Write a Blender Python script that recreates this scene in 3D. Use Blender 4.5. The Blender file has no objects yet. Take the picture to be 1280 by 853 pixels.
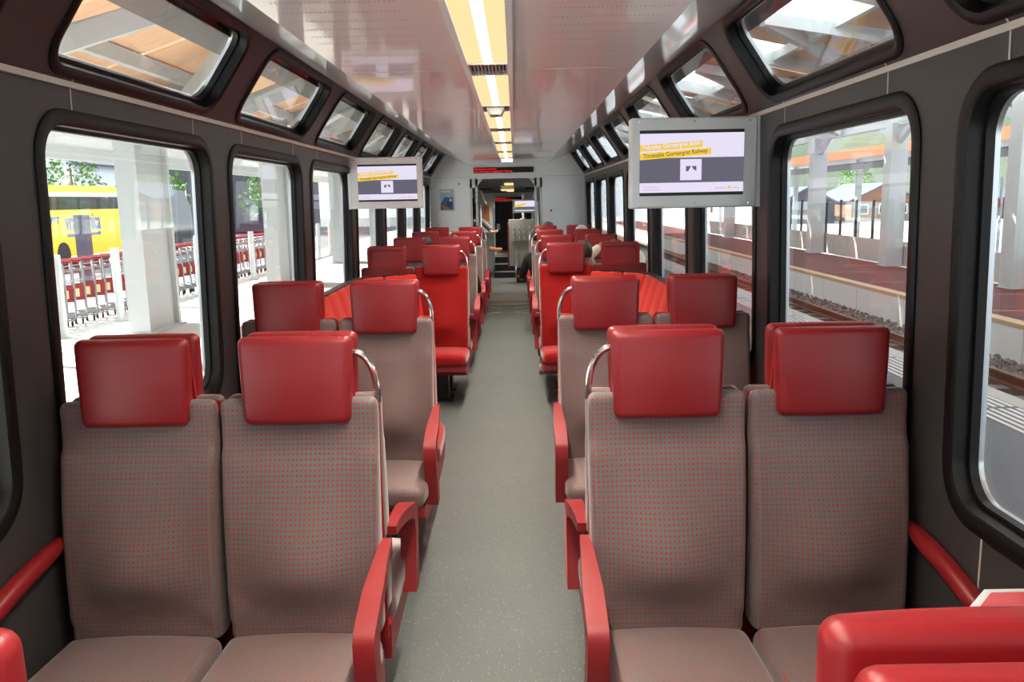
import bpy, bmesh, math, random
from mathutils import Vector, Matrix
random.seed(7)
SC = bpy.context.scene
COL = SC.collection
PI = math.pi

# ------------------------------------------------------------------ materials
def new_mat(name):
    m = bpy.data.materials.new(name); m.use_nodes = True
    nt = m.node_tree; nt.nodes.clear()
    out = nt.nodes.new('ShaderNodeOutputMaterial')
    return m, nt, out
def lin(c):
    return tuple(((v/255.)/12.92 if v/255. <= .04045 else ((v/255.+.055)/1.055)**2.4) for v in c[:3])+(1.,)
def pbr(name, col, rough=.5, metal=0., spec=.5, bump=0., bscale=60., vary=0., vscale=5., coat=0., stretch=None):
    m, nt, out = new_mat(name)
    b = nt.nodes.new('ShaderNodeBsdfPrincipled')
    nt.links.new(b.outputs[0], out.inputs[0])
    c = lin(col)
    b.inputs['Base Color'].default_value = c
    b.inputs['Roughness'].default_value = rough
    b.inputs['Metallic'].default_value = metal
    b.inputs['Specular IOR Level'].default_value = spec
    b.inputs['Coat Weight'].default_value = coat
    b.inputs['Coat Roughness'].default_value = .05
    if bump or vary:
        tc = nt.nodes.new('ShaderNodeTexCoord')
        src = tc.outputs['Object']
        if stretch:
            mp = nt.nodes.new('ShaderNodeMapping'); mp.inputs['Scale'].default_value = stretch
            nt.links.new(src, mp.inputs[0]); src = mp.outputs[0]
    if bump:
        n = nt.nodes.new('ShaderNodeTexNoise'); n.inputs['Scale'].default_value = bscale; n.inputs['Detail'].default_value = 3
        bp = nt.nodes.new('ShaderNodeBump'); bp.inputs['Strength'].default_value = bump; bp.inputs['Distance'].default_value = .01
        nt.links.new(src, n.inputs['Vector']); nt.links.new(n.outputs[0], bp.inputs['Height']); nt.links.new(bp.outputs[0], b.inputs['Normal'])
    if vary:
        n2 = nt.nodes.new('ShaderNodeTexNoise'); n2.inputs['Scale'].default_value = vscale; n2.inputs['Detail'].default_value = 4
        mx = nt.nodes.new('ShaderNodeMix'); mx.data_type = 'RGBA'
        mx.inputs['A'].default_value = tuple(min(1, v*(1-vary)) for v in c[:3])+(1,)
        mx.inputs['B'].default_value = tuple(min(1, v*(1+vary)) for v in c[:3])+(1,)
        nt.links.new(src, n2.inputs['Vector']); nt.links.new(n2.outputs[0], mx.inputs['Factor']); nt.links.new(mx.outputs['Result'], b.inputs['Base Color'])
    return m
def emit(name, col, s):
    m, nt, out = new_mat(name)
    e = nt.nodes.new('ShaderNodeEmission'); e.inputs[0].default_value = lin(col); e.inputs[1].default_value = s
    nt.links.new(e.outputs[0], out.inputs[0]); return m
def glass(name, tint=(.93, .95, .95), base=.05, power=5.):
    m, nt, out = new_mat(name)
    lw = nt.nodes.new('ShaderNodeLayerWeight'); lw.inputs[0].default_value = .5
    p = nt.nodes.new('ShaderNodeMath'); p.operation = 'POWER'; p.inputs[1].default_value = power
    ma = nt.nodes.new('ShaderNodeMath'); ma.operation = 'MULTIPLY_ADD'; ma.inputs[1].default_value = .85; ma.inputs[2].default_value = base
    t = nt.nodes.new('ShaderNodeBsdfTransparent'); t.inputs[0].default_value = tint+(1,)
    g = nt.nodes.new('ShaderNodeBsdfGlossy'); g.inputs['Roughness'].default_value = .01
    mx = nt.nodes.new('ShaderNodeMixShader')
    L = nt.links.new
    L(lw.outputs['Facing'], p.inputs[0]); L(p.outputs[0], ma.inputs[0]); L(ma.outputs[0], mx.inputs[0])
    L(t.outputs[0], mx.inputs[1]); L(g.outputs[0], mx.inputs[2]); L(mx.outputs[0], out.inputs[0])
    return m
def fabric(name, base, dot, rough=.95, spec=.2, px=.0132, pz=.0147, rad=.26):
    """woven upholstery with a regular grid of small dots"""
    m, nt, out = new_mat(name); L = nt.links.new; N = nt.nodes.new
    b = N('ShaderNodeBsdfPrincipled'); L(b.outputs[0], out.inputs[0])
    b.inputs['Roughness'].default_value = rough; b.inputs['Specular IOR Level'].default_value = spec
    b.inputs['Sheen Weight'].default_value = .25; b.inputs['Sheen Roughness'].default_value = .5
    tc = N('ShaderNodeTexCoord'); sp = N('ShaderNodeSeparateXYZ'); L(tc.outputs['Object'], sp.inputs[0])
    sn = N('ShaderNodeSeparateXYZ'); L(tc.outputs['Normal'], sn.inputs[0])
    def M(op, a, bb=None, c=None):
        n = N('ShaderNodeMath'); n.operation = op
        for i, v in enumerate((a, bb, c)):
            if v is None: continue
            if isinstance(v, (int, float)): n.inputs[i].default_value = v
            else: L(v, n.inputs[i])
        return n.outputs[0]
    ax = M('GREATER_THAN', M('ABSOLUTE', sn.outputs[0]), .75)
    az = M('GREATER_THAN', M('ABSOLUTE', sn.outputs[2]), .75)
    u = M('ADD', M('MULTIPLY', sp.outputs[0], M('SUBTRACT', 1., ax)), M('MULTIPLY', sp.outputs[1], ax))
    v = M('ADD', M('MULTIPLY', sp.outputs[2], M('SUBTRACT', 1., az)), M('MULTIPLY', sp.outputs[1], az))
    fu = M('SUBTRACT', M('FRACT', M('DIVIDE', u, px)), .5); fv = M('SUBTRACT', M('FRACT', M('DIVIDE', v, pz)), .5)
    r = M('SQRT', M('ADD', M('MULTIPLY', fu, fu), M('MULTIPLY', fv, fv)))
    d = M('LESS_THAN', r, rad)
    nz = N('ShaderNodeTexNoise'); nz.inputs['Scale'].default_value = 5; nz.inputs['Detail'].default_value = 4; L(tc.outputs['Object'], nz.inputs['Vector'])
    c0 = lin(base); mb = N('ShaderNodeMix'); mb.data_type = 'RGBA'
    mb.inputs['A'].default_value = tuple(x*.9 for x in c0[:3])+(1,); mb.inputs['B'].default_value = tuple(x*1.1 for x in c0[:3])+(1,)
    L(nz.outputs[0], mb.inputs['Factor'])
    mx = N('ShaderNodeMix'); mx.data_type = 'RGBA'; L(d, mx.inputs['Factor']); L(mb.outputs['Result'], mx.inputs['A'])
    mx.inputs['B'].default_value = lin(dot); L(mx.outputs['Result'], b.inputs['Base Color'])
    n2 = N('ShaderNodeTexNoise'); n2.inputs['Scale'].default_value = 500; L(tc.outputs['Object'], n2.inputs['Vector'])
    bp = N('ShaderNodeBump'); bp.inputs['Strength'].default_value = .15; bp.inputs['Distance'].default_value = .002
    L(n2.outputs[0], bp.inputs['Height']); L(bp.outputs[0], b.inputs['Normal'])
    return m
def speckled(name, col, spots, rough=.5):
    m, nt, out = new_mat(name); L = nt.links.new; N = nt.nodes.new
    b = N('ShaderNodeBsdfPrincipled'); L(b.outputs[0], out.inputs[0]); b.inputs['Roughness'].default_value = rough
    tc = N('ShaderNodeTexCoord'); vo = N('ShaderNodeTexVoronoi'); vo.inputs['Scale'].default_value = 105; L(tc.outputs['Object'], vo.inputs['Vector'])
    lt = N('ShaderNodeMath'); lt.operation = 'LESS_THAN'; lt.inputs[1].default_value = .17; L(vo.outputs['Distance'], lt.inputs[0])
    wn = N('ShaderNodeSeparateColor'); L(vo.outputs['Color'], wn.inputs[0])
    g2 = N('ShaderNodeMath'); g2.operation = 'GREATER_THAN'; g2.inputs[1].default_value = .62; L(wn.outputs[0], g2.inputs[0])
    mu = N('ShaderNodeMath'); mu.operation = 'MULTIPLY'; L(lt.outputs[0], mu.inputs[0]); L(g2.outputs[0], mu.inputs[1])
    nz = N('ShaderNodeTexNoise'); nz.inputs['Scale'].default_value = 2.5; nz.inputs['Detail'].default_value = 6; L(tc.outputs['Object'], nz.inputs['Vector'])
    c = lin(col); mb = N('ShaderNodeMix'); mb.data_type = 'RGBA'
    mb.inputs['A'].default_value = tuple(x*.82 for x in c[:3])+(1,); mb.inputs['B'].default_value = tuple(x*1.18 for x in c[:3])+(1,)
    L(nz.outputs[0], mb.inputs['Factor'])
    mx = N('ShaderNodeMix'); mx.data_type = 'RGBA'; L(mu.outputs[0], mx.inputs['Factor']); L(mb.outputs['Result'], mx.inputs['A'])
    mx.inputs['B'].default_value = lin(spots); L(mx.outputs['Result'], b.inputs['Base Color'])
    return m

M = {}
M['wall'] = pbr('wall_laminate', (58, 55, 55), .45, bump=.05, bscale=300, vary=.07, vscale=3)
M['trim'] = pbr('trim_line', (205, 198, 190), .5)
M['joint'] = pbr('wall_joint', (200, 195, 188), .6)
M['gasket'] = pbr('black_rubber', (9, 9, 10), .45, spec=.3)
M['alu'] = pbr('window_aluminium', (190, 196, 200), .28, metal=.85)
M['glass'] = glass('window_glass')
M['ceiling'] = pbr('ceiling_gloss', (248, 248, 250), .36, metal=.15, coat=.7)
M['strip'] = pbr('cornice_gloss', (238, 236, 233), .30, metal=.1, spec=.8, coat=.8)
M['white'] = pbr('white_panel', (240, 244, 247), .38)
M['floor'] = speckled('floor_vinyl', (90, 95, 94), (190, 186, 176), .40)
M['plate'] = pbr('gangway_plate', (122, 112, 96), .4, metal=.3)
M['steel_line'] = pbr('steel_edge', (215, 205, 185), .3, metal=.7)
M['fab'] = fabric('grey_dotted_fabric', (101, 97, 95), (164, 30, 34), rad=.22, rough=.5, spec=.35)
M['redfab'] = fabric('red_fabric', (150, 20, 20), (120, 12, 14), px=.008, pz=.008)
M['redfablit'] = fabric('red_fabric_daylit', (204, 44, 28), (170, 24, 18), px=.008, pz=.008)  # red bench upholstery with the orange of strong daylight put into its colour
M['leather'] = pbr('red_leather', (132, 20, 27), .42, bump=.04, bscale=400)
M['redplas'] = pbr('red_plastic', (134, 23, 28), .40)
M['shell'] = pbr('red_shell', (146, 20, 26), .42)
M['chrome'] = pbr('chrome', (215, 210, 205), .14, metal=1.)
M['dark'] = pbr('dark_metal', (40, 40, 42), .45, metal=.4)
M['black'] = pbr('black_matte', (12, 12, 13), .5)
M['grey'] = pbr('monitor_grey', (206, 212, 213), .42, metal=.1)
M['greyd'] = pbr('grey_panel', (176, 174, 168), .5)
M['lampglow'] = emit('lamp_panel', (255, 218, 160), 0.70)
M['lampcore'] = emit('lamp_tube', (255, 240, 216), 6.)
M['lampcar'] = emit('lamp_second_car', (255, 228, 190), 10.)
M['led'] = emit('led_red', (255, 30, 34), 1.0)
M['scr_white'] = emit('screen_white', (232, 224, 246), .60)
M['scr_yel'] = emit('screen_yellow', (246, 205, 70), .60)
M['scr_grey'] = emit('screen_grey', (104, 102, 116), .60)
M['scr_dkyel'] = emit('screen_brown_letters', (130, 105, 50), .60)
M['scr_mid'] = emit('screen_faint_letters', (165, 158, 178), .60)
M['beige'] = pbr('beige_rubber', (185, 165, 130), .6)
M['skin'] = pbr('skin', (205, 150, 122), .5)
M['hairblack'] = pbr('black_hair', (14, 12, 12), .5, bump=.6, bscale=150)
M['hairgrey'] = pbr('grey_hair', (74, 68, 64), .6, bump=.6, bscale=150)
M['hairbrown'] = pbr('brown_hair', (92, 70, 52), .6, bump=.6, bscale=150)
M['hairwhite'] = pbr('white_hair', (205, 205, 205), .7, bump=.6, bscale=150)
M['clwhite'] = pbr('cream_cloth', (222, 214, 204), .85, bump=.3, bscale=40)
M['clblack'] = pbr('black_cloth', (20, 20, 22), .85, bump=.3, bscale=40)
M['clblue'] = pbr('blue_denim', (92, 118, 150), .85, bump=.3, bscale=60)
M['clgrey'] = pbr('grey_cloth', (110, 112, 116), .85, bump=.3, bscale=40)
M['shoe'] = pbr('beige_shoe', (176, 160, 138), .7)
M['shoebrown'] = pbr('brown_shoe', (168, 104, 56), .6)
# outside
M['asphalt'] = pbr('platform_asphalt', (120, 124, 132), .9, vary=.12, vscale=1.2)
M['concrete'] = pbr('concrete', (196, 194, 192), .85, vary=.08, vscale=2)
M['redpaverefl'] = pbr('paving_seat_reflection', (96, 48, 44), .85, vary=.15, vscale=2)  # red-brown paving, with the window reflection of the red seats in its colour
M['paveleft'] = pbr('left_paving', (208, 206, 200), .85, vary=.1, vscale=1.5)
M['paint'] = pbr('white_paint', (228, 230, 232), .8)
M['coping'] = pbr('coping_stone', (196, 170, 140), .85)
M['ballast'] = pbr('ballast_stone', (128, 122, 120), .95, vary=.3, vscale=8)
M['rust'] = pbr('rusty_rail', (120, 74, 56), .6, metal=.3)
M['sleeper'] = pbr('sleeper', (120, 112, 106), .9)
M['galv'] = pbr('galvanised_steel', (200, 205, 207), .5, metal=.25, vary=.08, vscale=3)
M['whitesteel'] = pbr('white_steel', (190, 197, 200), .55)
M['wood'] = pbr('roof_boards', (226, 182, 148), .7, vary=.2, vscale=2, stretch=(1, 9, 1))
M['fascia'] = pbr('orange_fascia', (132, 62, 26), .6)
M['busyellow'] = pbr('bus_yellow', (244, 208, 20), .35)
M['busblue'] = pbr('bus_blue', (60, 110, 190), .4)
M['busdark'] = pbr('bus_dark_glass', (34, 36, 40), .08, spec=.8)
M['chalet'] = pbr('chalet_dark_boards', (84, 78, 92), .8, vary=.2, vscale=1, stretch=(1, 1, 14))
M['chaletbrown'] = pbr('chalet_brown_boards', (128, 88, 66), .8, vary=.2, vscale=1, stretch=(14, 14, 1))
M['roofslate'] = pbr('slate_roof', (88, 96, 114), .7, vary=.15, vscale=2)
M['winwhite'] = pbr('white_window', (225, 230, 238), .5)
M['leaf'] = pbr('leaves', (92, 128, 60), .9, vary=.35, vscale=2)
M['meadow'] = pbr('hillside_green', (50, 60, 48), .95, vary=.35, vscale=.12)
M['trolleyred'] = pbr('trolley_red', (140, 30, 30), .5)
M['roadleft'] = pbr('road_asphalt', (112, 114, 116), .9, vary=.1, vscale=1)
M['tsteel'] = pbr('trolley_steel', (140, 146, 150), .45, metal=.4)
M['railred'] = pbr('dark_red_rail', (112, 34, 38), .6)
M['trolleyyel'] = pbr('trolley_sign', (222, 210, 160), .6)
M['railglass'] = glass('barrier_glass', (.90, .95, .94), .06)

m, nt, out = new_mat('translucent_sheet'); tl = nt.nodes.new('ShaderNodeBsdfTranslucent'); tl.inputs[0].default_value = (.9,.9,.9,1); nt.links.new(tl.outputs[0], out.inputs[0]); M['poly'] = m

# ------------------------------------------------------------------ mesh helpers
class B:
    def __init__(s): s.bm = bmesh.new()
    def faces(s, pts, faces):
        vs = [s.bm.verts.new(p) for p in pts]
        for f in faces:
            try: s.bm.faces.new([vs[i] for i in f])
            except ValueError: pass
        return vs
    def box(s, x0, x1, y0, y1, z0, z1, M4=None):
        pts = [Vector(p) for p in ((x0,y0,z0),(x1,y0,z0),(x1,y1,z0),(x0,y1,z0),(x0,y0,z1),(x1,y0,z1),(x1,y1,z1),(x0,y1,z1))]
        if M4: pts = [M4 @ p for p in pts]
        s.faces(pts, ((0,3,2,1),(4,5,6,7),(0,1,5,4),(1,2,6,5),(2,3,7,6),(3,0,4,7)))
        return s
    def bar(s, a, b, w, h, up=(0,0,1)):
        a, b = Vector(a), Vector(b); d = b-a; L = d.length; d.normalize()
        u = Vector(up); x = d.cross(u)
        if x.length < 1e-4: x = d.cross(Vector((1,0,0)))
        x.normalize(); z = x.cross(d)
        M4 = Matrix((( x.x,d.x,z.x,a.x),(x.y,d.y,z.y,a.y),(x.z,d.z,z.z,a.z),(0,0,0,1)))
        return s.box(-w/2, w/2, 0, L, -h/2, h/2, M4)
    def rbox(s, size, r, n=(6,6,6), fn=None, c=(0,0,0), k=3):
        """rounded box; fn deforms each point"""
        h = [v/2 for v in size]
        r = min(r, *(v*.999 for v in h))
        def ticks(hh, nn):
            e = [hh-r+r*math.tan(math.radians(45*i/k)) for i in range(k+1)]
            inner = [-(hh-r)+2*(hh-r)*i/nn for i in range(1, nn)]
            return [-v for v in reversed(e)]+inner+e
        T = [ticks(h[i], n[i]) for i in range(3)]
        V = {}
        def vert(p):
            key = tuple(round(v, 6) for v in p)
            if key not in V:
                q = [max(-(h[i]-r), min(h[i]-r, p[i])) for i in range(3)]
                d = Vector([p[i]-q[i] for i in range(3)])
                if d.length > 1e-9: d = d.normalized()*r
                P = Vector(q)+d
                if fn: P = Vector(fn(P))
                V[key] = s.bm.verts.new(P+Vector(c))
            return V[key]
        for ax in range(3):
            u, v = [(1,2),(2,0),(0,1)][ax]
            for sg in (-1, 1):
                for i in range(len(T[u])-1):
                    for j in range(len(T[v])-1):
                        q = []
                        for (a, b2) in ((i,j),(i+1,j),(i+1,j+1),(i,j+1)):
                            p = [0,0,0]; p[ax] = sg*h[ax]; p[u] = T[u][a]; p[v] = T[v][b2]; q.append(vert(p))
                        if sg < 0: q.reverse()
                        try: s.bm.faces.new(q)
                        except ValueError: pass
        return s
    def tube(s, path, r, n=10, cap=True):
        path = [Vector(p) for p in path]; rings = []
        t0 = (path[1]-path[0]).normalized()
        x = t0.cross(Vector((0,0,1)))
        if x.length < 1e-3: x = t0.cross(Vector((1,0,0)))
        x.normalize()
        for i, p in enumerate(path):
            a = path[max(0,i-1)]; b = path[min(len(path)-1,i+1)]
            t = (b-a).normalized(); x = (x-t*x.dot(t)).normalized(); y = t.cross(x)
            rr = r[i] if isinstance(r, (list,tuple)) else r
            rings.append([s.bm.verts.new(p+(x*math.cos(2*PI*k/n)+y*math.sin(2*PI*k/n))*rr) for k in range(n)])
        for a, b in zip(rings, rings[1:]):
            for k in range(n): s.bm.faces.new((a[k], a[(k+1)%n], b[(k+1)%n], b[k]))
        if cap:
            s.bm.faces.new(list(reversed(rings[0]))); s.bm.faces.new(rings[-1])
        return s
    def prism(s, poly, t0, t1, mp):
        """poly in 2-D, thickness t0..t1, mp(u,v,t)->point"""
        n = len(poly)
        a = [s.bm.verts.new(mp(u,v,t0)) for u,v in poly]; b = [s.bm.verts.new(mp(u,v,t1)) for u,v in poly]
        for i in range(n):
            s.bm.faces.new((a[i], a[(i+1)%n], b[(i+1)%n], b[i]))
        s.bm.faces.new(list(reversed(a))); s.bm.faces.new(b)
        return s
    def loops(s, rings, closed=True):
        R = [[s.bm.verts.new(p) for p in ring] for ring in rings]
        for a, b in zip(R, R[1:]):
            n = len(a)
            for k in range(n if closed else n-1): s.bm.faces.new((a[k], a[(k+1)%n], b[(k+1)%n], b[k]))
        return R
    def disc(s, c, axis, r, t, n=16):
        c = Vector(c); a = Vector(axis).normalized()
        return s.tube([c-a*t/2, c+a*t/2], r, n)
    def sphere(s, c, r, n=12, m=8, sc=(1,1,1)):
        mat = Matrix.Translation(Vector(c)) @ Matrix.Diagonal((sc[0]*r, sc[1]*r, sc[2]*r, 1))
        bmesh.ops.create_uvsphere(s.bm, u_segments=n, v_segments=m, radius=1, matrix=mat); return s
    def build(s, name, mat, parent=None, smooth=35, bevel=0.):
        bm = s.bm
        if bevel:
            bmesh.ops.bevel(bm, geom=[e for e in bm.edges if len(e.link_faces)==2 and e.calc_face_angle(0) > .6], offset=bevel, segments=2, affect='EDGES', profile=.5)
        bmesh.ops.recalc_face_normals(bm, faces=bm.faces)
        me = bpy.data.meshes.new(name); bm.to_mesh(me); bm.free()
        me.materials.append(mat)
        if smooth:
            for p in me.polygons: p.use_smooth = True
            me.set_sharp_from_angle(angle=math.radians(smooth))
        o = bpy.data.objects.new(name, me); COL.objects.link(o)
        if parent: o.parent = parent
        return o
def rrect(w, h, r, n=6, cx=0, cy=0):
    P = []
    for (sx, sy, a0) in ((1,1,0),(-1,1,90),(-1,-1,180),(1,-1,270)):
        for i in range(n+1):
            a = math.radians(a0+90*i/n)
            P.append((cx+sx*(w/2-r)+r*math.cos(a), cy+sy*(h/2-r)+r*math.sin(a)))
    return P
def thing(name, label, cat, loc=(0,0,0), rz=0, group=None):
    o = bpy.data.objects.new(name, None); COL.objects.link(o); o.location = loc; o.rotation_euler = (0,0,rz); o.empty_display_size = .1
    return tag(o, label, cat, group)
def tag(o, label, cat, group=None):
    o['label'] = label; o['category'] = cat
    if group: o['group'] = group
    return o
def struct(o, label=None):
    o['kind'] = 'structure'
    if label: o['label'] = label
    return o
def copy_tree(o, parent=None):
    c = o.copy(); COL.objects.link(c)
    if parent: c.parent = parent
    for ch in list(o.children): copy_tree(ch, c)
    return c
def text(name, s, mat, parent, loc, size, rot=(PI/2,0,0), bold=0., xs=1., align='LEFT', fit=None):
    cu = bpy.data.curves.new(name, 'FONT'); cu.body = s; cu.size = size; cu.offset = bold; cu.extrude = .0003; cu.align_x = align
    cu.materials.append(mat)
    o = bpy.data.objects.new(name, cu); COL.objects.link(o); o.location = loc; o.rotation_euler = rot; o.scale = (xs,1,1)
    dg = bpy.context.evaluated_depsgraph_get()
    me = bpy.data.meshes.new_from_object(o.evaluated_get(dg)); me.name = name
    m = bpy.data.objects.new(name, me); COL.objects.link(m); m.location = loc; m.rotation_euler = rot
    if fit: xs = fit/max(v.co.x for v in me.vertices)
    m.scale = (xs,1,1)
    bpy.data.objects.remove(o); bpy.data.curves.remove(cu)
    if not me.materials: me.materials.append(mat)
    if parent: m.parent = parent
    return m

# ------------------------------------------------------------------ dimensions (metres, x across, y along the car, z up)
HW = 1.25                 # half width at the trim line
ZT = 2.06                 # height of the trim line
ZC, XC = 2.27, .655       # ceiling height, ceiling half width
XS, ZS = 1.0, 2.43        # outer edge of the mirrored cornice
YB, YE = -2.6, 13.9       # car ends
PITCH, S0, WL = 1.63, 2.43, 1.43
ROWS = [.68, 2.46, 4.13, 7.34, 8.97, 10.6, 12.23]
XW, XA = 1.015, .54

def lowwall(y, z, d, sg):      # point on the lower wall, d outward
    x = HW+.025*min(1., (ZT-z)/1.1)
    return Vector((sg*(x+d), y, z))
UT = Vector((XS-HW, ZS-ZT)); ULEN = UT.length; UT.normalize()
UN = Vector((UT.y, -UT.x))     # outward normal of the upper wall
def upwall(y, t, d, sg):       # t metres up the slope from the trim line
    return Vector((sg*(HW+UT.x*t+UN.x*d), y, ZT+UT.y*t+UN.y*d))

# ------------------------------------------------------------------ walls with window holes
def holed(b, mp, y0, y1, v0, v1, hole):
    """one wall bay: rectangle with a rounded hole, filled by bridging matched rays"""
    cy = sum(p[0] for p in hole)/len(hole); cv = sum(p[1] for p in hole)/len(hole)
    outer = []
    hw0 = (cy-y0, y1-cy); hv0 = (cv-v0, v1-cv)
    for (u, v) in hole:
        du, dv = u-cy, v-cv
        k = 1e9
        if du > 1e-9: k = min(k, (y1-cy)/du)
        if du < -1e-9: k = min(k, (y0-cy)/du)
        if dv > 1e-9: k = min(k, (v1-cv)/dv)
        if dv < -1e-9: k = min(k, (v0-cv)/dv)
        outer.append([cy+du*k, cv+dv*k])
    # snap the nearest ray to each rectangle corner
    for c in ((y0,v0),(y1,v0),(y1,v1),(y0,v1)):
        i = min(range(len(outer)), key=lambda j: (outer[j][0]-c[0])**2+(outer[j][1]-c[1])**2); outer[i] = list(c)
    b.loops([[mp(u,v,0) for u,v in outer], [mp(u,v,0) for u,v in hole], [mp(u,v,.07) for u,v in hole]])
LZ0, LZ1 = .82, 1.985           # outer lip of the big windows
UT0, UT1 = .022, ULEN-.004      # outer lip of the upper windows
KS = list(range(-3, 7))
win_i = [0]
def make_window(mp, cy, cv, w, h, r, lip, sg, label):
    win_i[0] += 1
    e = bpy.data.objects.new('window_%d' % win_i[0], None); COL.objects.link(e); e.location = mp(cy, cv, 0)
    struct(e, label); off = e.location.copy()
    def ring(ex, d):
        return [mp(u, v, d)-off for u, v in rrect(w+2*ex, h+2*ex, r+ex, 8, cy, cv)]
    b = B(); b.loops([ring(0,.0), ring(0,-.005), ring(-.007,-.010), ring(-lip+.008,-.010), ring(-lip,-.004), ring(-lip,.034), ring(-lip-.012,.036), ring(-lip-.012,.06)])
    b.build('window_gasket', M['gasket'], e, 40)
    b = B(); b.loops([ring(-lip+.003,.036), ring(-lip-.006,.036), ring(-lip-.012,.064), ring(-lip-.012,.074)])
    b.build('window_frame', M['alu'], e, 50)
    b = B(); rr = ring(-lip-.006,.070); rr2 = ring(-lip-.006,.076)
    R = b.loops([rr, rr2]); b.bm.faces.new(R[0]); b.bm.faces.new(list(reversed(R[1])))
    b.build('window_pane', M['glass'], e, 0)
    return e
for sg, side in ((-1,'left'),(1,'right')):
    b = B()
    for k in KS:
        y0 = S0+PITCH*k-.1; y1 = y0+PITCH
        cy = S0+PITCH*k+WL/2
        lo = lambda u,v,d: lowwall(u,v,d,sg)
        up = lambda u,v,d: upwall(u,v,d,sg)
        holed(b, lo, y0, y1, .45, ZT, rrect(WL-.016, LZ1-LZ0-.016, .15, 8, cy, (LZ0+LZ1)/2))
        holed(b, up, y0, y1, 0, ULEN, rrect(WL-.06-.016, UT1-UT0-.016, .10, 8, cy+.0, (UT0+UT1)/2))
    ya = S0+PITCH*KS[0]-.1; yb = S0+PITCH*(KS[-1]+1)-.1
    for y0, y1 in ((ya, yb),):
        b.faces([lowwall(y0,.45,0,sg), lowwall(y1,.45,0,sg), lowwall(y1,0,0,sg), lowwall(y0,0,0,sg)], [(0,1,2,3)])
    b.faces([lowwall(yb,0,0,sg), lowwall(YE+.1,0,0,sg), lowwall(YE+.1,ZT,0,sg), lowwall(yb,ZT,0,sg)], [(0,1,2,3)])
    b.faces([upwall(yb,0,0,sg), upwall(YE+.1,0,0,sg), upwall(YE+.1,ULEN,0,sg), upwall(yb,ULEN,0,sg)], [(0,1,2,3)])
    bmesh.ops.remove_doubles(b.bm, verts=b.bm.verts, dist=.0004)
    o = b.build('wall_'+side, M['wall'], None, 0); struct(o, 'dark grey laminate wall with large windows, %s side of the car' % side)
    for k in KS:
        cy = S0+PITCH*k+WL/2
        n = k+4
        pos = 'bay %s from the camera' % ('behind' if k < -1 else ['beside','first ahead','second ahead','third ahead','fourth ahead','fifth ahead','sixth ahead','seventh ahead'][min(7,k+1)])
        make_window(lambda u,v,d: lowwall(u,v,d,sg), cy, (LZ0+LZ1)/2, WL, LZ1-LZ0, .16, .05, sg, 'large rounded train window, %s wall, %s' % (side, pos))
        make_window(lambda u,v,d: upwall(u,v,d,sg), cy, (UT0+UT1)/2, WL-.06, UT1-UT0, .12, .034, sg, 'small slanted roof window, %s wall, %s' % (side, pos))
    # trim line with a groove and the short cross joints
    b = B()
    b.box(-.003,.010, ya, YE, -.009, .009, Matrix.Translation(Vector((sg*(HW-.0035),0,ZT))))
    o = b.build('trim_%d' % (1 if sg<0 else 2), M['trim'], None, 0, .003); struct(o)
    b = B()
    for k in KS:
        for yy in (S0+PITCH*k+.23, S0+PITCH*k+1.22):
            pts = [lowwall(yy-.004,1.985,-.0015,sg), lowwall(yy+.004,1.985,-.0015,sg), lowwall(yy+.004,2.052,-.0015,sg), lowwall(yy-.004,2.052,-.0015,sg)]
            b.faces(pts, [(0,1,2,3)])
            pts = [upwall(yy-.004,.008,-.0015,sg), upwall(yy+.004,.008,-.0015,sg), upwall(yy+.004,.036,-.0015,sg), upwall(yy-.004,.036,-.0015,sg)]
            b.faces(pts, [(0,1,2,3)])
            pts = [lowwall(yy-.004,.45,-.0015,sg), lowwall(yy+.004,.45,-.0015,sg), lowwall(yy+.004,.82,-.0015,sg), lowwall(yy-.004,.82,-.0015,sg)]
            b.faces(pts, [(0,1,2,3)])
    o = b.build('trim_%d' % (3 if sg<0 else 4), M['joint'], None, 0); struct(o)
    # mirrored cornice, gently hollow
    b = B(); R = []
    for i in range(9):
        t = i/8; x = XC+(XS-XC)*t; z = ZC+(ZS-ZC)*t-.006*math.sin(PI*t)
        R.append([Vector((sg*x, ya, z)), Vector((sg*x, YE, z))])
    b.loops(R, closed=False)
    o = b.build('trim_%d' % (5 if sg<0 else 6), M['strip'], None, 60); struct(o, 'mirror-bright cornice strip between ceiling and roof windows')
    b = B(); b.box(sg*1.12-.1, sg*1.12+.15, ya, YE, .02, .14)
    o = b.build('baseboard_'+side, M['dark'], None, 0, .01); struct(o)

# ------------------------------------------------------------------ ceiling with the lamp channel, floor
ya = S0+PITCH*KS[0]-.1
b = B()
LX = .088
for x0, x1 in ((-XC,-LX-.018),(LX+.018,XC)):
    b.faces([(x0,ya,ZC),(x1,ya,ZC),(x1,YE,ZC),(x0,YE,ZC)], [(0,1,2,3)])
o = b.build('ceiling', M['ceiling'], None, 0); struct(o, 'glossy pale ceiling panels of the railway car')
b = B(); b.box(-1.3,1.3, ya, YE, 2.5, 2.56); b.box(-1.3,-1.1,ya,YE,2.4,2.5)
o = b.build('roof_slab', M['dark'], None, 0); struct(o)
b = B()
for k in range(-3, 9):                    # perforation rows and cross joints
    yj = 3.80+1.66*k
    for x0, x1 in ((-XC,-LX-.02),(LX+.02,XC)):
        b.box(x0,x1,yj+.15,yj+.154,ZC-.0012,ZC)
o = b.build('trim_7', M['joint'], None, 0); struct(o)
b = B()
for yr in [2.45+.13*i for i in range(14)]:
    for sgn in (-1,1):
        for i in range(26):
            x = sgn*(.24+i*.0145)
            b.faces([(x,yr,ZC-.001),(x+.004,yr,ZC-.001),(x+.006,yr+.018,ZC-.001),(x+.002,yr+.018,ZC-.001)], [(0,1,2,3)])
o = b.build('trim_8', M['greyd'], None, 0); struct(o)
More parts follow.
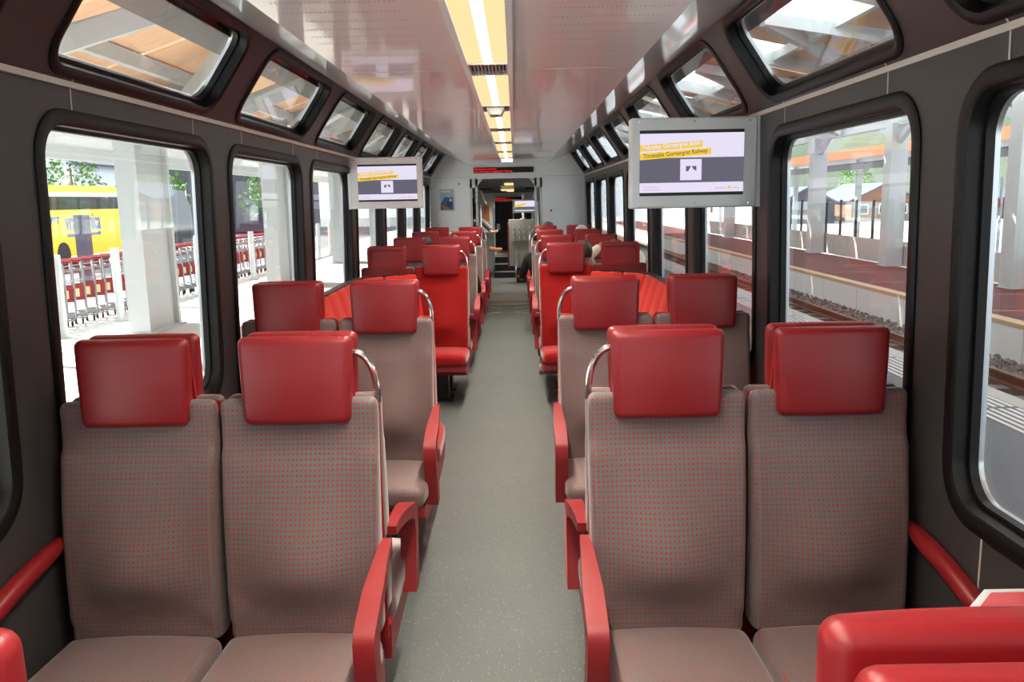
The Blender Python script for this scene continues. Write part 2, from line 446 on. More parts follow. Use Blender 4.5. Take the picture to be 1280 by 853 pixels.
b = B()
for sgn in (-1,1):
    b.box(sgn*(LX+.009)-.011, sgn*(LX+.009)+.011, ya, YE, ZC-.008, ZC+.03)
o = b.build('trim_9', M['white'], None, 0, .003); struct(o)
def lamp(k, first):
    y0 = 3.80+1.66*k-1.34; y1 = y0+1.34
    t = thing('ceiling_light', 'warm glowing ceiling light panel, %s' % first, 'ceiling light', (0,(y0+y1)/2,ZC), 0, 'ceiling light panels down the middle of the ceiling')
    h = (y1-y0)/2
    b = B(); b.loops([[(-LX,-h,.0),(LX,-h,0),(LX,h,0),(-LX,h,0)],[(-LX,-h,.05),(LX,-h,.05),(LX,h,.05),(-LX,h,.05)]])
    b.faces([(-LX,-h,.05),(LX,-h,.05),(LX,h,.05),(-LX,h,.05)],[(0,1,2,3)])
    b.build('lamp_housing', M['white'], t, 0)
    b = B(); n = 40; R = []
    for i in range(2*n+1):                # prismatic diffuser: shallow saw-tooth ribs
        y = -h+h*i/n; z = .010 if i % 2 == 0 else .006
        R.append([(-LX,y,z),(LX,y,z)])
    b.loops(R, closed=False)
    b.build('diffuser', M['lampglow'], t, 0)
    b = B(); b.loops([[(x,-h+.02,z),(x,h-.02,z)] for x,z in ((-.020,.008),(-.018,.003),(-.008,.0),(.008,.0),(.018,.003),(.020,.008))], closed=False); b.build('lamp_tube', M['lampcore'], t)
    al = bpy.data.lights.new('ceiling_lamp', 'AREA'); al.shape = 'RECTANGLE'; al.size = .034; al.size_y = 1.28; al.energy = 14; al.color = (1,.90,.76); al.spread = math.radians(115)
    ao = bpy.data.objects.new('ceiling_lamp', al); COL.objects.link(ao); ao.parent = t; ao.location = (0,0,-.0015)
    return t
names = ['furthest behind the camera','second behind the camera','just behind the camera overhead','nearest ahead','second ahead','third ahead','fourth ahead','fifth ahead','last before the end wall']
for i, k in enumerate(range(-3, 6)):
    lamp(k, names[i])
for i, k in enumerate(range(-2, 6)):
    y0 = 3.80+1.66*k; y1 = y0+.32
    nm = ['behind the camera','overhead at the camera','first ahead','second ahead','third ahead','fourth ahead','fifth ahead','by the end wall'][i]
    t = thing('air_vent', 'dark slotted air vent between ceiling lights, %s' % nm, 'vent', (0,(y0+y1)/2,ZC), 0, 'vents between the ceiling lights')
    B().box(-LX,LX,-.16,.16,.02,.03).build('vent_back', M['black'], t, 0)
    b = B()
    for j in range(11):
        x = -LX+.008+j*(2*LX-.016)/10
        b.box(x-.003,x+.003,-.15,.15,.002,.02)
    b.build('vent_slats', M['greyd'], t, 0)
    b = B(); b.loops([[(-a,-c,z),(a,-c,z),(a,c,z),(-a,c,z)] for a,c,z in ((LX,.165,.02),(LX,.165,0),(LX-.004,.15,0),(LX-.004,.15,.02))]); b.build('vent_frame', M['white'], t, 0)
t = thing('smoke_detector', 'small silver box fixed under the second ceiling vent', 'detector', (-.005,5.56,ZC-.0), 0)
B().rbox((.10,.17,.05), .01, (2,2,2), lambda p: (p.x*(1+.25*(p.z/.025)), p.y, p.z), (0,0,-.026)).build('box_body', M['grey'], t)
B().disc((.0,-.05,-.052), (0,0,1), .013, .008).build('sensor_lens', M['black'], t)

b = B()
b.faces([(-1.28,ya,0),(1.28,ya,0),(1.28,YE+.1,0),(-1.28,YE+.1,0)],[(0,1,2,3)])
o = b.build('floor', M['floor'], None, 0); struct(o, 'grey speckled vinyl floor')

# ------------------------------------------------------------------ seats (origin on the floor under the back, facing -y)
def backprof(z):               # y of the front face of the backrest at height z
    t = (z-.40)/.72
    return -.155+.10*t-.020*math.sin(PI*min(1,max(0,t*1.25-.12)))*(1 if t < .9 else .4)
SW = .462
def seat_parts(t, fab, armside, handle, base=True, arm=True, shell=1):
    def fb(p):                 # p in slab space: x, y thickness, z
        z = p.z+.765
        f = (-p.y+.028)/.056     # 1 front .. 0 rear
        rear = -.022
        fr = backprof(z)
        e = abs(p.x)/(SW/2)
        fr -= .018*max(0, e-.55)/.45 if .48 < z < .98 else 0
        fr += .010*(1-e*e)*(1 if z > .95 else 0)
        fr -= .066*max(0,1-(e/.88)**2)**1.4*math.exp(-((z-.62)/(.19 if z > .62 else .085))**2)
        if z > .93: fr -= .10*(z-.93)
        w = 1-.02*max(0, min(1, (.95-z)/.5))
        return (p.x*w, rear+(fr-rear)*f, z)
    B().rbox((SW,.056,.72), .024, (14,2,24), fb).build('backrest', fab, t, 50)
    # plate behind the upholstery with the narrow headrest neck
    poly = []
    for (x, z, r) in ((-.227,.34,.01),(.227,.34,.01),(.227,1.114,.03),(.160,1.114,-.012),(.150,1.265,.02),(-.150,1.265,.02),(-.160,1.114,-.012),(-.227,1.114,.03)):
        poly.append((x,z))
    if shell: B().prism(poly, -.021, -.009, lambda u,v,d: (u,d,v)).build('back_shell', M['shell'], t, 30, .005)
    if shell == 2:            # free-standing shell: raised rim round the headrest neck
        b = B(); b.loops([[(u*k, d, 1.2+(v-1.2)*k2) for u,v in rrect(.330,.19,.02,4,0,1.208)] for k,k2,d in ((1,1,-.012),(1,1,.012),(.84,.80,.012),(.84,.80,-.006))]); b.build('headrest_rim', M['shell'], t, 30)
    def fh(p):
        z = p.z+1.182
        tz = p.z/.132
        y = p.y
        if p.y < 0: y -= .020*(1-(p.x/.17)**2)*(1-.3*tz*tz) - .008*max(0, tz)
        return (p.x*(1+.035*tz), y-.058-.006*tz*(1 if p.y > 0 else -.6), z)
    B().rbox((.322,.062,.258), .022, (8,2,8), fh).build('headrest', M['leather'], t, 50)
    def fc(p):
        e = abs(p.x)/(SW/2)
        z = p.z+.385+.022*(-p.y/.23)*.5+(.012*(1-e*e) if p.z > 0 else 0)
        if p.z > 0 and p.y < -.16: z -= .25*(-.16-p.y)
        w = 1-.05*max(0, (-p.y)/.23)**2
        return (p.x*w, p.y-.365, z)
    c = B().rbox((SW,.46,.105), .035, (8,8,2), fc).build('seat_cushion', fab, t, 50)
    if base:
        B().prism([(-.09,.345),(-.56,.345),(-.57,.30),(-.50,.255),(-.09,.225)], -.222, .222, lambda u,v,d: (d,u,v)).build('seat_base', M['redplas'], t, 30, .008)
        b = B(); b.box(-.05,.05,-.30,-.16,.012,.26); b.box(-.09,.09,-.36,-.10,0,.012); b.build('pedestal', M['dark'], t, 0, .008)
    if arm and armside:
        # armrest: broad sloping top that turns down into a front leg
        cx = armside*.243
        top = [(-.06,.690),(-.12,.692),(-.22,.680),(-.34,.655),(-.44,.628),(-.485,.610)]
        leg = [(-.50,.585),(-.492,.50),(-.470,.40),(-.455,.315)]
        back = [(-.375,.315),(-.400,.42),(-.420,.52),(-.405,.575),(-.34,.608),(-.22,.638),(-.12,.655),(-.06,.662)]
        poly = top+leg+back
        def wd(y, z): return .013+.015*min(1, max(0, (-y-.04)/.3))
        b = B(); n = len(poly)
        A = [b.bm.verts.new((cx-wd(y,z), y, z)) for y,z in poly]; C2 = [b.bm.verts.new((cx+wd(y,z), y, z)) for y,z in poly]
        for i in range(n): b.bm.faces.new((A[i],A[(i+1)%n],C2[(i+1)%n],C2[i]))
        # side faces as strips between the outer and inner outlines
        outer = list(range(0, len(top)+len(leg))); inner = list(range(n-1, len(top)+len(leg)-1, -1))
        m = len(inner)
        for S in (A, C2):
            # map strips by fraction
            io = [outer[round(i*(len(outer)-1)/(m-1))] for i in range(m)]
            for i in range(m-1):
                seg = outer[io[i]:io[i+1]+1]
                f = [S[j] for j in seg]+[S[inner[i+1]], S[inner[i]]]
                f2 = []
                [f2.append(v) for v in f if v not in f2]
                b.bm.faces.new(f2)
        b.build('armrest', M['redplas'], t, 40, .006)
        B().box(cx-.02*armside-.012, cx-.02*armside+.012, -.10, -.05, .58, .665).build('armrest_bracket', M['dark'], t, 0, .003)
    if handle:
        pts = []
        for i in range(11):
            a = PI/2*i/10
            pts.append((handle*(.158+.066*math.sin(a)), -.012, 1.135+.118*math.cos(a)+.0))
        pts.append((handle*.225, -.012, 1.10))
        B().tube(pts, .0105, 10).build('grab_handle', M['chrome'], t)
protos = {}
def proto(kind, armside, handle, shell):
    key = (kind, armside, handle, shell)
    if key not in protos:
        t = bpy.data.objects.new('train_seat', None); COL.objects.link(t); t.empty_display_size = .1
        seat_parts(t, M['fab'] if kind == 'grey' else M['redfab'], armside, handle, arm=(kind == 'grey'), shell=shell)
        protos[key] = [t, False]
    p = protos[key]
    if not p[1]:
        p[1] = True; return p[0]
    return copy_tree(p[0])
ORD = ['row beside the camera','first row ahead','second row ahead','row before the red benches','row behind the red benches','next to last row','last row before the end wall']
def seat(kind, row, side, aisle, front):
    sg = -1 if side == 'left' else 1
    x = sg*(XA if aisle else XW)
    inward = -sg                             # towards the aisle
    loc_in = inward if front else -inward    # in seat space (rear seats are turned by 180 degrees)
    s = proto(kind, loc_in if aisle else 0, inward if (aisle and front) else 0, 1 if front else (2 if row == 3 and not aisle else 0))
    s.location = (x+(.018 if row == 0 and side == 'left' else 0), ROWS[row]-(0 if front else .03), 0); s.rotation_euler = (0,0,0 if front else PI)
    rown = ['beside the camera','first row','second row','red bench row','fourth row','fifth row','last row'][row]
    tag(s, '%s train seat, %s place %s of aisle, %s, %s' % ('grey dotted' if kind == 'grey' else 'red', 'aisle' if aisle else 'window', side, rown, 'facing the camera' if front else 'turned away'), 'seat', 'train seats')
    s_reg[(side,row,aisle,front)] = s
    return s
s_reg = {}
for side in ('left','right'):
    for row in range(7):
        for aisle in (True, False):
            for front in (True, False):
                kind = 'grey'
                if row == 2 and not front: kind = 'red'
                if row == 3 and front:
                    if not aisle: continue
                    kind = 'red'
                seat(kind, row, side, aisle, front)

# wall armrests by the window seats
for sg, side in ((-1,'left'),(1,'right')):
    for row in (1, 2):
        t = B()
        prof = [(0,-.022),(.02,-.03),(.038,-.02),(.045,0),(.038,.02),(.02,.028),(0,.02)]
        R = []
        for i in range(9):
            f = i/8; y = ROWS[row]-.06-.44*f; z = .715-.06*f*f
            k = .55+.45*min(1, f*3) if f < .9 else .8
            R.append([Vector((sg*(1.268-u*k), y, z+v*k)) for u,v in prof])
        V = t.loops(R); t.bm.faces.new(list(reversed(V[0]))); t.bm.faces.new(V[-1])
        o = t.build('wall_armrest', M['redplas'], s_reg[(side,row,False,True)], 50); o.location = (-sg*XW,-ROWS[row],0)

# ------------------------------------------------------------------ red corner benches between the second and third rows
def bench(sg, side):
    y0, y1 = ROWS[2]+.62, ROWS[3]-.03
    t = thing('corner_bench', 'red quilted bench painted daylit orange along the %s wall under the windows' % side, 'bench', (sg*1.0,(y0+y1)/2,0), 0, 'corner benches')
    ox, oy = sg*1.0, (y0+y1)/2
    # plan path of the backrest: along the wall, round the corner, then across to the aisle seat
    path = [(1.20,y0),(1.20,y1-.62)]
    for i in range(1,8):
        a = PI/2*i/8
        path.append((1.20-.50*(1-math.cos(a)), y1-.62+.50*math.sin(a)))
    path += [(.70,y1-.12),(.78,y1-.12)] if False else [(.765,y1-.10)]
    def P(p): return Vector((sg*p[0],p[1],0))
    pts = [P(p) for p in path]
    # resample into equal segments
    cum = [0]
    for a, b2 in zip(pts, pts[1:]): cum.append(cum[-1]+(b2-a).length)
    def at(s):
        for i in range(len(cum)-1):
            if s <= cum[i+1]+1e-6:
                f = (s-cum[i])/max(1e-6, cum[i+1]-cum[i]); return pts[i].lerp(pts[i+1], f), (pts[i+1]-pts[i]).normalized()
        return pts[-1], (pts[-1]-pts[-2]).normalized()
    tot = cum[-1]; N = max(4, round(tot/.30)); seg = tot/N
    def inn(d): 
        n = Vector((-d.y, d.x, 0))
        return n if n.x*sg < 0 or (abs(n.x) < .3 and n.y < 0) else -n
    prof = []
    for i in range(13):
        f = i/12; z = .40+.66*f
        prof.append((z, .16-.13*f+.025*math.sin(PI*f)))
    for k in range(N):
        b = B(); R = []
        for j in range(7):
            g = j/6; s = seg*(k+.02+.96*g); c, d = at(s); nn = inn(d)
            puff = (1-abs(2*g-1)**4)*.022
            ring = []
            for (z, w) in prof:
                tuft = .010*math.exp(-((z-.74)/.02)**2)
                ring.append(c+nn*(w+puff-tuft)+Vector((-ox,-oy,z)))
            ring.append(c+nn*.02+Vector((-ox,-oy,1.075))); ring.append(c-nn*.012+Vector((-ox,-oy,1.07))); ring.append(c-nn*.012+Vector((-ox,-oy,.40)))
            R.append(ring)
        V = b.loops(R); b.bm.faces.new(V[0]); b.bm.faces.new(list(reversed(V[-1])))
        b.build('back_cushion', M['redfablit'], t, 50)
    # top ledge behind the cushions
    b = B(); R = []
    for j in range(31):
        c, d = at(tot*j/30); nn = inn(d)
        R.append([c+nn*.026+Vector((-ox,-oy,1.066)), c+nn*.026+Vector((-ox,-oy,1.080)), c-nn*.03+Vector((-ox,-oy,1.080)), c-nn*.03+Vector((-ox,-oy,1.066))])
    V = b.loops(R); b.bm.faces.new(V[0]); b.bm.faces.new(V[-1]); b.build('top_ledge', M['dark'], t, 40)
    # seat
    b = B(); R = []
    for j in range(25):
        c, d = at(tot*.96*j/24); nn = inn(d)
        dep = .50 if True else .4
        ring = [c+nn*.10+Vector((-ox,-oy,.33)), c+nn*.10+Vector((-ox,-oy,.445)), c+nn*(dep*.55)+Vector((-ox,-oy,.455)), c+nn*(dep-.05)+Vector((-ox,-oy,.452)), c+nn*dep+Vector((-ox,-oy,.42)), c+nn*dep+Vector((-ox,-oy,.36)), c+nn*(dep-.04)+Vector((-ox,-oy,.33))]
        R.append(ring)
    V = b.loops(R); b.bm.faces.new(V[0]); b.bm.faces.new(list(reversed(V[-1]))); b.build('seat_cushion', M['redfablit'], t, 50)
    for yy in (y0+.25,(y0+y1)/2-.2,y1-.75):
        B().box(sg*1.02-ox-.04, sg*1.02-ox+.04, yy-oy-.04, yy-oy+.04, 0, .335).build('leg', M['dark'], t, 0, .006)
bench(-1,'left'); bench(1,'right')

# window table beside the first row on the right
t = thing('window_table', 'small red table top with white rim under the right window', 'table', (1.25,1.58,0))
poly = [(.015,-.19),(.015,.19),(-.095,.19),(-.18,.10),(-.27,.06),(-.29,0),(-.27,-.06),(-.18,-.10),(-.095,-.19)]
B().prism(poly, .788, .80, lambda u,v,d: (u,v,d)).build('table_top', pbr('table_red_print', (206, 74, 76), .4, vary=.3, vscale=6, stretch=(1,6,1)), t, 30)
b = B(); b.loops([[(u*1.0,v,.782) for u,v in poly],[(u*1.03-.006*(u<0),v*1.025,.784) for u,v in poly],[(u*1.03-.006*(u<0),v*1.025,.804) for u,v in poly],[(u,v,.804) for u,v in poly],[(u*.975,v*.98,.8005) for u,v in poly]]); b.build('table_rim', M['paint'], t, 40)
B().bar((0.01,0,.30),(-.20,0,.785),.05,.03).build('table_bracket', M['dark'], t, 30, .004)

# ------------------------------------------------------------------ monitors
def monitor(sg, y, side):
    cx = sg*.945; W2, H2 = .292, .208; cz = 1.843
    t = thing('monitor', 'grey hanging information monitor with timetable screen, %s' % ('on the right wall, nearer' if sg > 0 else 'on the left wall, farther'), 'monitor', (cx,y,cz), 0, 'information monitors')
    def hs(p): return (p.x, p.y, p.z)
    B().rbox((2*W2,.10,2*H2), .008, (2,2,2), hs, (0,.062,0)).build('housing', M['grey'], t, 40)
    B().prism(rrect(2*W2-.01,2*H2-.02,.006,3), .0, .012, lambda u,v,d: (u,d,v)).build('front_cover', M['grey'], t, 40)
    B().box(min(sg*W2,sg*.315), max(sg*W2,sg*.315), .01,.11,-H2,H2).build('wall_bracket', M['grey'], t, 0, .004)
    b = B()
    for x in (-.255,0,.255):
        for z in (-.188,.188): b.disc((x-.0,-.001,z),(0,1,0),.004,.004,8)
    b.build('cover_screws', M['chrome'], t)
    sx = -.012*sg if sg > 0 else .012
    SWd, SH = .242, .150
    e = B().prism(rrect(2*SWd,2*SH,.003,2,sx,0), -.002, 0, lambda u,v,d: (u,d,v)).build('screen', M['black'], t, 0)
    def quad(name, mat, P, d):
        return B().prism([(sx+u*SWd, v*SH) for u,v in P], d-.0006, d, lambda u,v,dd: (u,dd,v)).build(name, mat, e, 0)
    d = -.0026
    quad('white_field', M['scr_white'], [(-1,-.90),(1,-.90),(1,.90),(-1,.90)], d)
    quad('grey_band', M['scr_grey'], [(-1,-.60),(1,-.60),(1,.16),(-1,.16)], d-.0008)
    quad('yellow_banner', M['scr_yel'], [(-1,.36),(.20,.47),(.20,.67),(-1,.55)], d-.0016)
    quad('yellow_banner', M['scr_yel'], [(-1,.10),(.37,.25),(.37,.44),(-1,.30)], d-.0016)
    ang = math.atan2(.15*SH, 1.37*SWd)*1.15
    text('headline_letters', 'Fahrplan Gornergrat Bahn', M['scr_white'], e, (sx-.935*SWd, d-.003, .415*SH), .0275, (PI/2,-ang,0), .0007, fit=.545*2*SWd)
    text('headline_letters', 'Timetable Gornergrat Railway', M['scr_dkyel'], e, (sx-.93*SWd, d-.003, .155*SH), .0275, (PI/2,-ang,0), .0003, fit=.62*2*SWd)
    text('footer_letters', 'Wir sind Matterhorn', M['scr_mid'], e, (sx-.93*SWd, d-.002, -.745*SH), .0085, (PI/2,0,0))
    text('footer_letters', 'We are the Matterhorn', M['scr_mid'], e, (sx-.93*SWd, d-.002, -.83*SH), .0085, (PI/2,0,0))
    text('footer_letters', 'gornergrat', M['scr_mid'], e, (sx+.47*SWd, d-.002, -.80*SH), .0105, (PI/2,0,0))
    text('footer_letters', 'railway', M['scr_mid'], e, (sx+.79*SWd, d-.002, -.80*SH), .0105, (PI/2,0,0))
    B().prism([(sx+(.69+u)*SWd,(-.81+v)*SH) for u,v in ((0,0),(.085,0),(.06,.10),(.045,.06),(.03,.12))], d-.0022, d-.0016, lambda u,v,dd: (u,dd,v)).build('mountain_logo', M['scr_yel'], e, 0)
    # white tile at the middle of the grey band with its little peak emblem
    quad('white_tile', M['scr_white'], [(-.22,-.53),(.19,-.53),(.19,.11),(-.22,.11)], d-.0016)
    quad('peak_emblem', M['scr_grey'], [(-.11,-.26),(.09,-.26),(.09,-.10),(-.11,-.10)], d-.0024)
    quad('peak_emblem', M['scr_white'], [(-.11,-.32),(.09,-.32),(.085,-.25),(.03,-.20),(.0,-.10),(-.02,-.12),(-.06,-.24)], d-.0032)
    return t
monitor(1, 4.0, 'right'); monitor(-1, 7.0, 'left')

# ------------------------------------------------------------------ end wall with the gangway opening
OX0, OX1, OZ = -.62, .56, 2.03
poly_out = [(-HW,0),(-HW,ZT),(-XS,ZS),(-XC,ZC),(XC,ZC),(XS,ZS),(HW,ZT),(HW,0)]
b = B()
def pan(P, y0=YE, y1=YE+.06): b.prism(P, y0, y1, lambda u,v,d: (u,d,v))
pan([(-HW-.03,0),(OX0,0),(OX0,ZT),(-HW-.03,ZT)]); pan([(OX1,0),(HW+.03,0),(HW+.03,ZT),(OX1,ZT)])
pan([(-HW-.03,ZT),(HW+.03,ZT),(XS,ZS+.02),(XC,ZC+.02),(-XC,ZC+.02),(-XS,ZS+.02)])
pan([(OX0,OZ),(OX1,OZ),(OX1,ZT),(OX0,ZT)])
o = b.build('wall_back', M['white'], None, 0); struct(o, 'pale grey end wall around the gangway opening')
b = B()
b.box(-HW,OX0,YE-.002,YE,ZT-.004,ZT); b.box(OX1,HW,YE-.002,YE,ZT-.004,ZT)
o = b.build('trim_10', M['greyd'], None, 0); struct(o)
b = B()
for x in (OX0+.02, OX0+.11, OX1-.02, OX1-.11):
    b.bar((x,YE+.02,0),(x,YE+.02,OZ),.035,.05,(0,1,0))
o = b.build('trim_11', M['grey'], None, 0, .006); struct(o, 'grey upright posts either side of the gangway')
b = B()
for sgn, xe in ((1,OX0),(-1,OX1)):
    b.prism([(xe,OZ),(xe+sgn*.22,OZ),(xe+sgn*.09,OZ-.15),(xe,OZ-.15)], YE-.005, YE+.02, lambda u,v,d:(u,d,v))
o = b.build('trim_12', M['grey'], None, 0); struct(o)
def led(x0, x1, z0, z1, y, label):
    t = thing('led_sign', label, 'sign', ((x0+x1)/2,y,z0))
    w = (x1-x0)/2; h = z1-z0
    B().box(-w,w,-.03,0,0,h).build('sign_panel', M['black'], t, 0, .003)
    text('led_letters', 'Avez-vous amarré', M['led'], t, (-w+.012,-.033,h*.56), h*.50, (PI/2,0,0), .0, fit=.37*2*w)
    text('led_letters', 'les chariots à bagages? Merci', M['led'], t, (-w+.012,-.033,h*.12), h*.46, (PI/2,0,0), .0, fit=.63*2*w)
led(-.55,.424,2.122,2.210,YE,'long black display with two lines of red letters above the gangway')
t = thing('poster', 'framed poster of a blue mountain train on the end wall', 'poster', (-1.0,YE,1.70))
b = B()
b.loops([[(-.125,-.004,-.18),(.125,-.004,-.18),(.125,-.004,.18),(-.125,-.004,.18)],[(-.125,-.02,-.18),(.125,-.02,-.18),(.125,-.02,.18),(-.125,-.02,.18)],[(-.105,-.02,-.16),(.105,-.02,-.16),(.105,-.02,.16),(-.105,-.02,.16)],[(-.105,-.008,-.16),(.105,-.008,-.16),(.105,-.008,.16),(-.105,-.008,.16)]])
b.build('poster_frame', M['alu'], t, 0)
def flat(name, P, d, mat): return B().prism(P, d-.0005, d, lambda u,v,dd:(u,dd,v)).build(name, mat, t, 0)
flat('printed_sky', [(-.105,-.16),(.105,-.16),(.105,.16),(-.105,.16)], -.008, pbr('print_sky',(150,178,200),.4,vary=.25,vscale=12))
flat('printed_mountain', [(-.105,-.06),(-.02,.06),(.04,.03),(.105,.05),(.105,-.16),(-.105,-.16)], -.009, pbr('print_mountain',(70,92,122),.4,vary=.3,vscale=15))
flat('printed_train', [(.0,-.09),(.09,-.12),(.10,.03),(.03,.04),(.0,-.02)], -.010, pbr('print_train',(28,60,120),.4))
flat('printed_window', [(.04,-.02),(.085,-.025),(.085,.02),(.045,.02)], -.011, pbr('print_window',(190,205,220),.4))
flat('printed_track', [(-.105,-.06),(.06,-.15),(-.03,-.16),(-.105,-.10)], -.0105, pbr('print_track',(176,116,70),.4))
flat('printed_title', [(-.09,.125),(.06,.125),(.06,.145),(-.09,.145)], -.009, M['paint'])
t = thing('wall_screw_cap', 'small dark round cap on the end wall right of the poster', 'cap', (-.79,YE-.004,1.955)); B().disc((0,0,0),(0,1,0),.012,.01).build('cap', M['dark'], t)
t = thing('door_stop', 'small dark round button on the right end wall panel', 'button', (.70,YE-.004,1.50)); B().disc((0,0,0),(0,1,0),.016,.012).build('button', M['dark'], t)

# gangway floor, its curved edges and the second car beyond (hung a little lower, on the gradient)
b = B()
b.faces([(-1.28,YE+.1,0),(1.28,YE+.1,0),(1.28,15.5,-.03),(-1.28,15.5,-.03)],[(0,1,2,3)])
o = b.build('floor_gangway', M['plate'], None, 0); struct(o)
SL = -.041
def zf(y): return SL*(y-13.9)
b = B(); b.faces([(-1.28,15.5,-.031),(1.28,15.5,-.031),(1.28,27,zf(27)),(-1.28,27,zf(27))],[(0,1,2,3)])
o = b.build('floor_second_car', M['floor'], None, 0); struct(o)
b = B()
for y, z in ((13.62,.004),(14.4,-.008),(15.45,-.024)):
    b.box(-.62,.56,y-.03,y+.03,z,z+.006)
o = b.build('trim_13', M['steel_line'], None, 0); struct(o)
b = B()
for sgn in (-1,1):
    for yc, cv in ((13.15,-1),(12.65,1)):
        pts = [(sgn*(.10+.22*i/8)-.03, yc-cv*.18*(i/8)**2, .004) for i in range(9)]
        b.tube(pts, .006, 6)
o = b.build('trim_14', M['steel_line'], None); struct(o, 'thin curved metal edges of the gangway plate')
def car_lamp(t, ln):
    al = bpy.data.lights.new('ceiling_lamp', 'AREA'); al.shape = 'RECTANGLE'; al.size = .05; al.size_y = ln; al.energy = 16; al.color = (1,.92,.80); al.spread = math.radians(120)
    ao = bpy.data.objects.new('ceiling_lamp', al); COL.objects.link(ao); ao.parent = t; ao.location = (-.05 if ln > 1.5 else 0,0,-.035)
# shell of the second car
b = B()
for sg in (-1,1):
    b.faces([(sg*1.25,YE+.1,-.8),(sg*1.25,28,-.8),(sg*1.25,28,2.4),(sg*1.25,YE+.1,2.4)],[(0,1,2,3)])
o = b.build('wall_second_car', M['white'], None, 0); struct(o)
b = B(); b.faces([(-1.25,YE+.05,2.06),(1.25,YE+.05,2.06),(1.25,27,1.86),(-1.25,27,1.86)],[(0,1,2,3)])
o = b.build('ceiling_second_car', M['dark'], None, 0); struct(o)
t = thing('ceiling_light', 'small warm ceiling light beyond the gangway in the second car', 'ceiling light', (0,20,1.92)); B().box(-.2,.1,-1,1,-.02,0).build('diffuser', M['lampglow'], t, 0); car_lamp(t, 1.8)
b = B(); pan([(-1.25,-.8),(-.50,-.8),(-.50,2.2),(-1.25,2.2)],25.0,25.06); pan([(.62,-.8),(1.25,-.8),(1.25,2.2),(.62,2.2)],25.0,25.06); pan([(-.5,1.64),(.62,1.64),(.62,2.2),(-.5,2.2)],25.0,25.06)
o = b.build('wall_second_car_end', M['grey'], None, 0); struct(o)
b = B(); b.box(-1.3,1.3,27.9,28.0,-1.2,2.5)  # cap added to stop sky light leaking in round the far door
o = b.build('wall_leak_cap', M['grey'], None, 0); struct(o)
for yl in (17.2,22.6):  # two extra lamps added to brighten the dark second car
    t = thing('ceiling_light', 'added lamp panel brightening the second car, %s' % {17.2:'past the cupboards',22.6:'over the steps'}[yl], 'ceiling light', (0,yl,2.06-.0154*(yl-13.95)))
    B().box(-.09,.09,-.6,.6,-.03,-.005).build('diffuser', M['lampglow'], t, 0, .004); car_lamp(t, 1.2)
# dark double door
t = bpy.data.objects.new('door_1', None); COL.objects.link(t); t.location = (.06,25.3,.18); struct(t, 'black double door at the far end of the train')
for sgn in (-1,1):
    B().box(min(sgn*.01,sgn*.55),max(sgn*.01,sgn*.55),0,.04,0,1.6).build('door_leaf', M['black'], t, 0, .004)
B().box(-.012,.012,-.02,.02,0,1.6).build('door_seam', M['alu'], t, 0)
B().box(-.50,-.40,-.02,0,.62,.80).build('door_sticker', M['paint'], t, 0)
led(-.47,.36,1.66,1.76,24.98,'distant black display with red letters in the second car')
# steps
t = thing('steps', 'short flight of dark steps with pale edges beyond the gangway', 'steps', (-.1,21.6,zf(21.6)))
for i in range(3):
    y = .05+i*.42; z = .17*(i+1)
    B().box(-.34,.20,y,2.6,.17*i,z-.001).build('step', M['dark'], t, 0)
    B().box(-.34,.20,y-.012,y+.03,z-.012,z+.004).build('step_edge', M['steel_line'], t, 0)
B().box(-.34,.20,1.3,3.6,.50,.515).build('landing', M['plate'], t, 0)
t = thing('side_steps', 'dark steps below the pale cabinet beyond the gangway', 'steps', (.36,19.2,zf(19.2)))
for i in range(2):
    B().box(-.24,.40,.0+i*.3,1.6,.18*i,.18*(i+1)-.001).build('step', M['dark'], t, 0)
    B().box(-.24,.40,-.012+i*.3,.03+i*.3,.18*(i+1)-.012,.18*(i+1)+.004).build('step_edge', M['greyd'], t, 0)
# pale cabinet with rack of hooks
t = thing('ski_rack_cabinet', 'pale grey cabinet with a grid of holders beyond the gangway', 'cabinet', (.33,19.6,.16))
B().box(-.37,.42,0,.25,.0,1.07).build('cabinet_body', M['greyd'], t, 0, .01)
b = B()
for i in range(6):
    for j in range(3): b.tube([(-.24+i*.115,-.002,.62+j*.12),(-.24+i*.115,-.05,.64+j*.12),(-.24+i*.115,-.05,.69+j*.12)], .012, 6)
b.build('holders', M['paint'], t)
B().box(-.29,.42,-.06,0,.585,.60).build('shelf', M['beige'], t, 0)
B().box(-.40,-.37,-.02,.3,-.05,1.0).build('red_side_panel', M['redplas'], t, 0)
B().tube([(-.20,-.12,0),(-.20,-.12,.33)], .055, 12).build('waste_cylinder', M['greyd'], t)
# second monitor and its pole
t = thing('small_monitor', 'small pale monitor beyond the gangway showing a timetable', 'monitor', (.32,18.5,1.54))
B().box(-.26,.28,0,.08,-.14,.15).build('housing', M['white'], t, 0, .01)
e = B().box(-.21,.235,-.004,0,-.10,.115).build('screen', M['scr_white'], t, 0)
B().prism([(-.21,.03),(.03,.07),(.03,.03),(-.21,-.03)], -.006, -.005, lambda u,v,d:(u,d,v)).build('yellow_banner', M['scr_yel'], e, 0)
B().box(-.21,.235,-.006,-.005,-.08,-.01).build('grey_band', M['scr_grey'], e, 0)
t = thing('grab_pole', 'short pale pole standing on the cabinet under the small monitor', 'pole', (.30,19.72,1.235)); B().tube([(0,0,0),(0,0,.56)], .03, 10).build('pole', M['white'], t)
B().disc((0,0,.012),(0,0,1),.07,.02).build('pole_base', M['grey'], t)
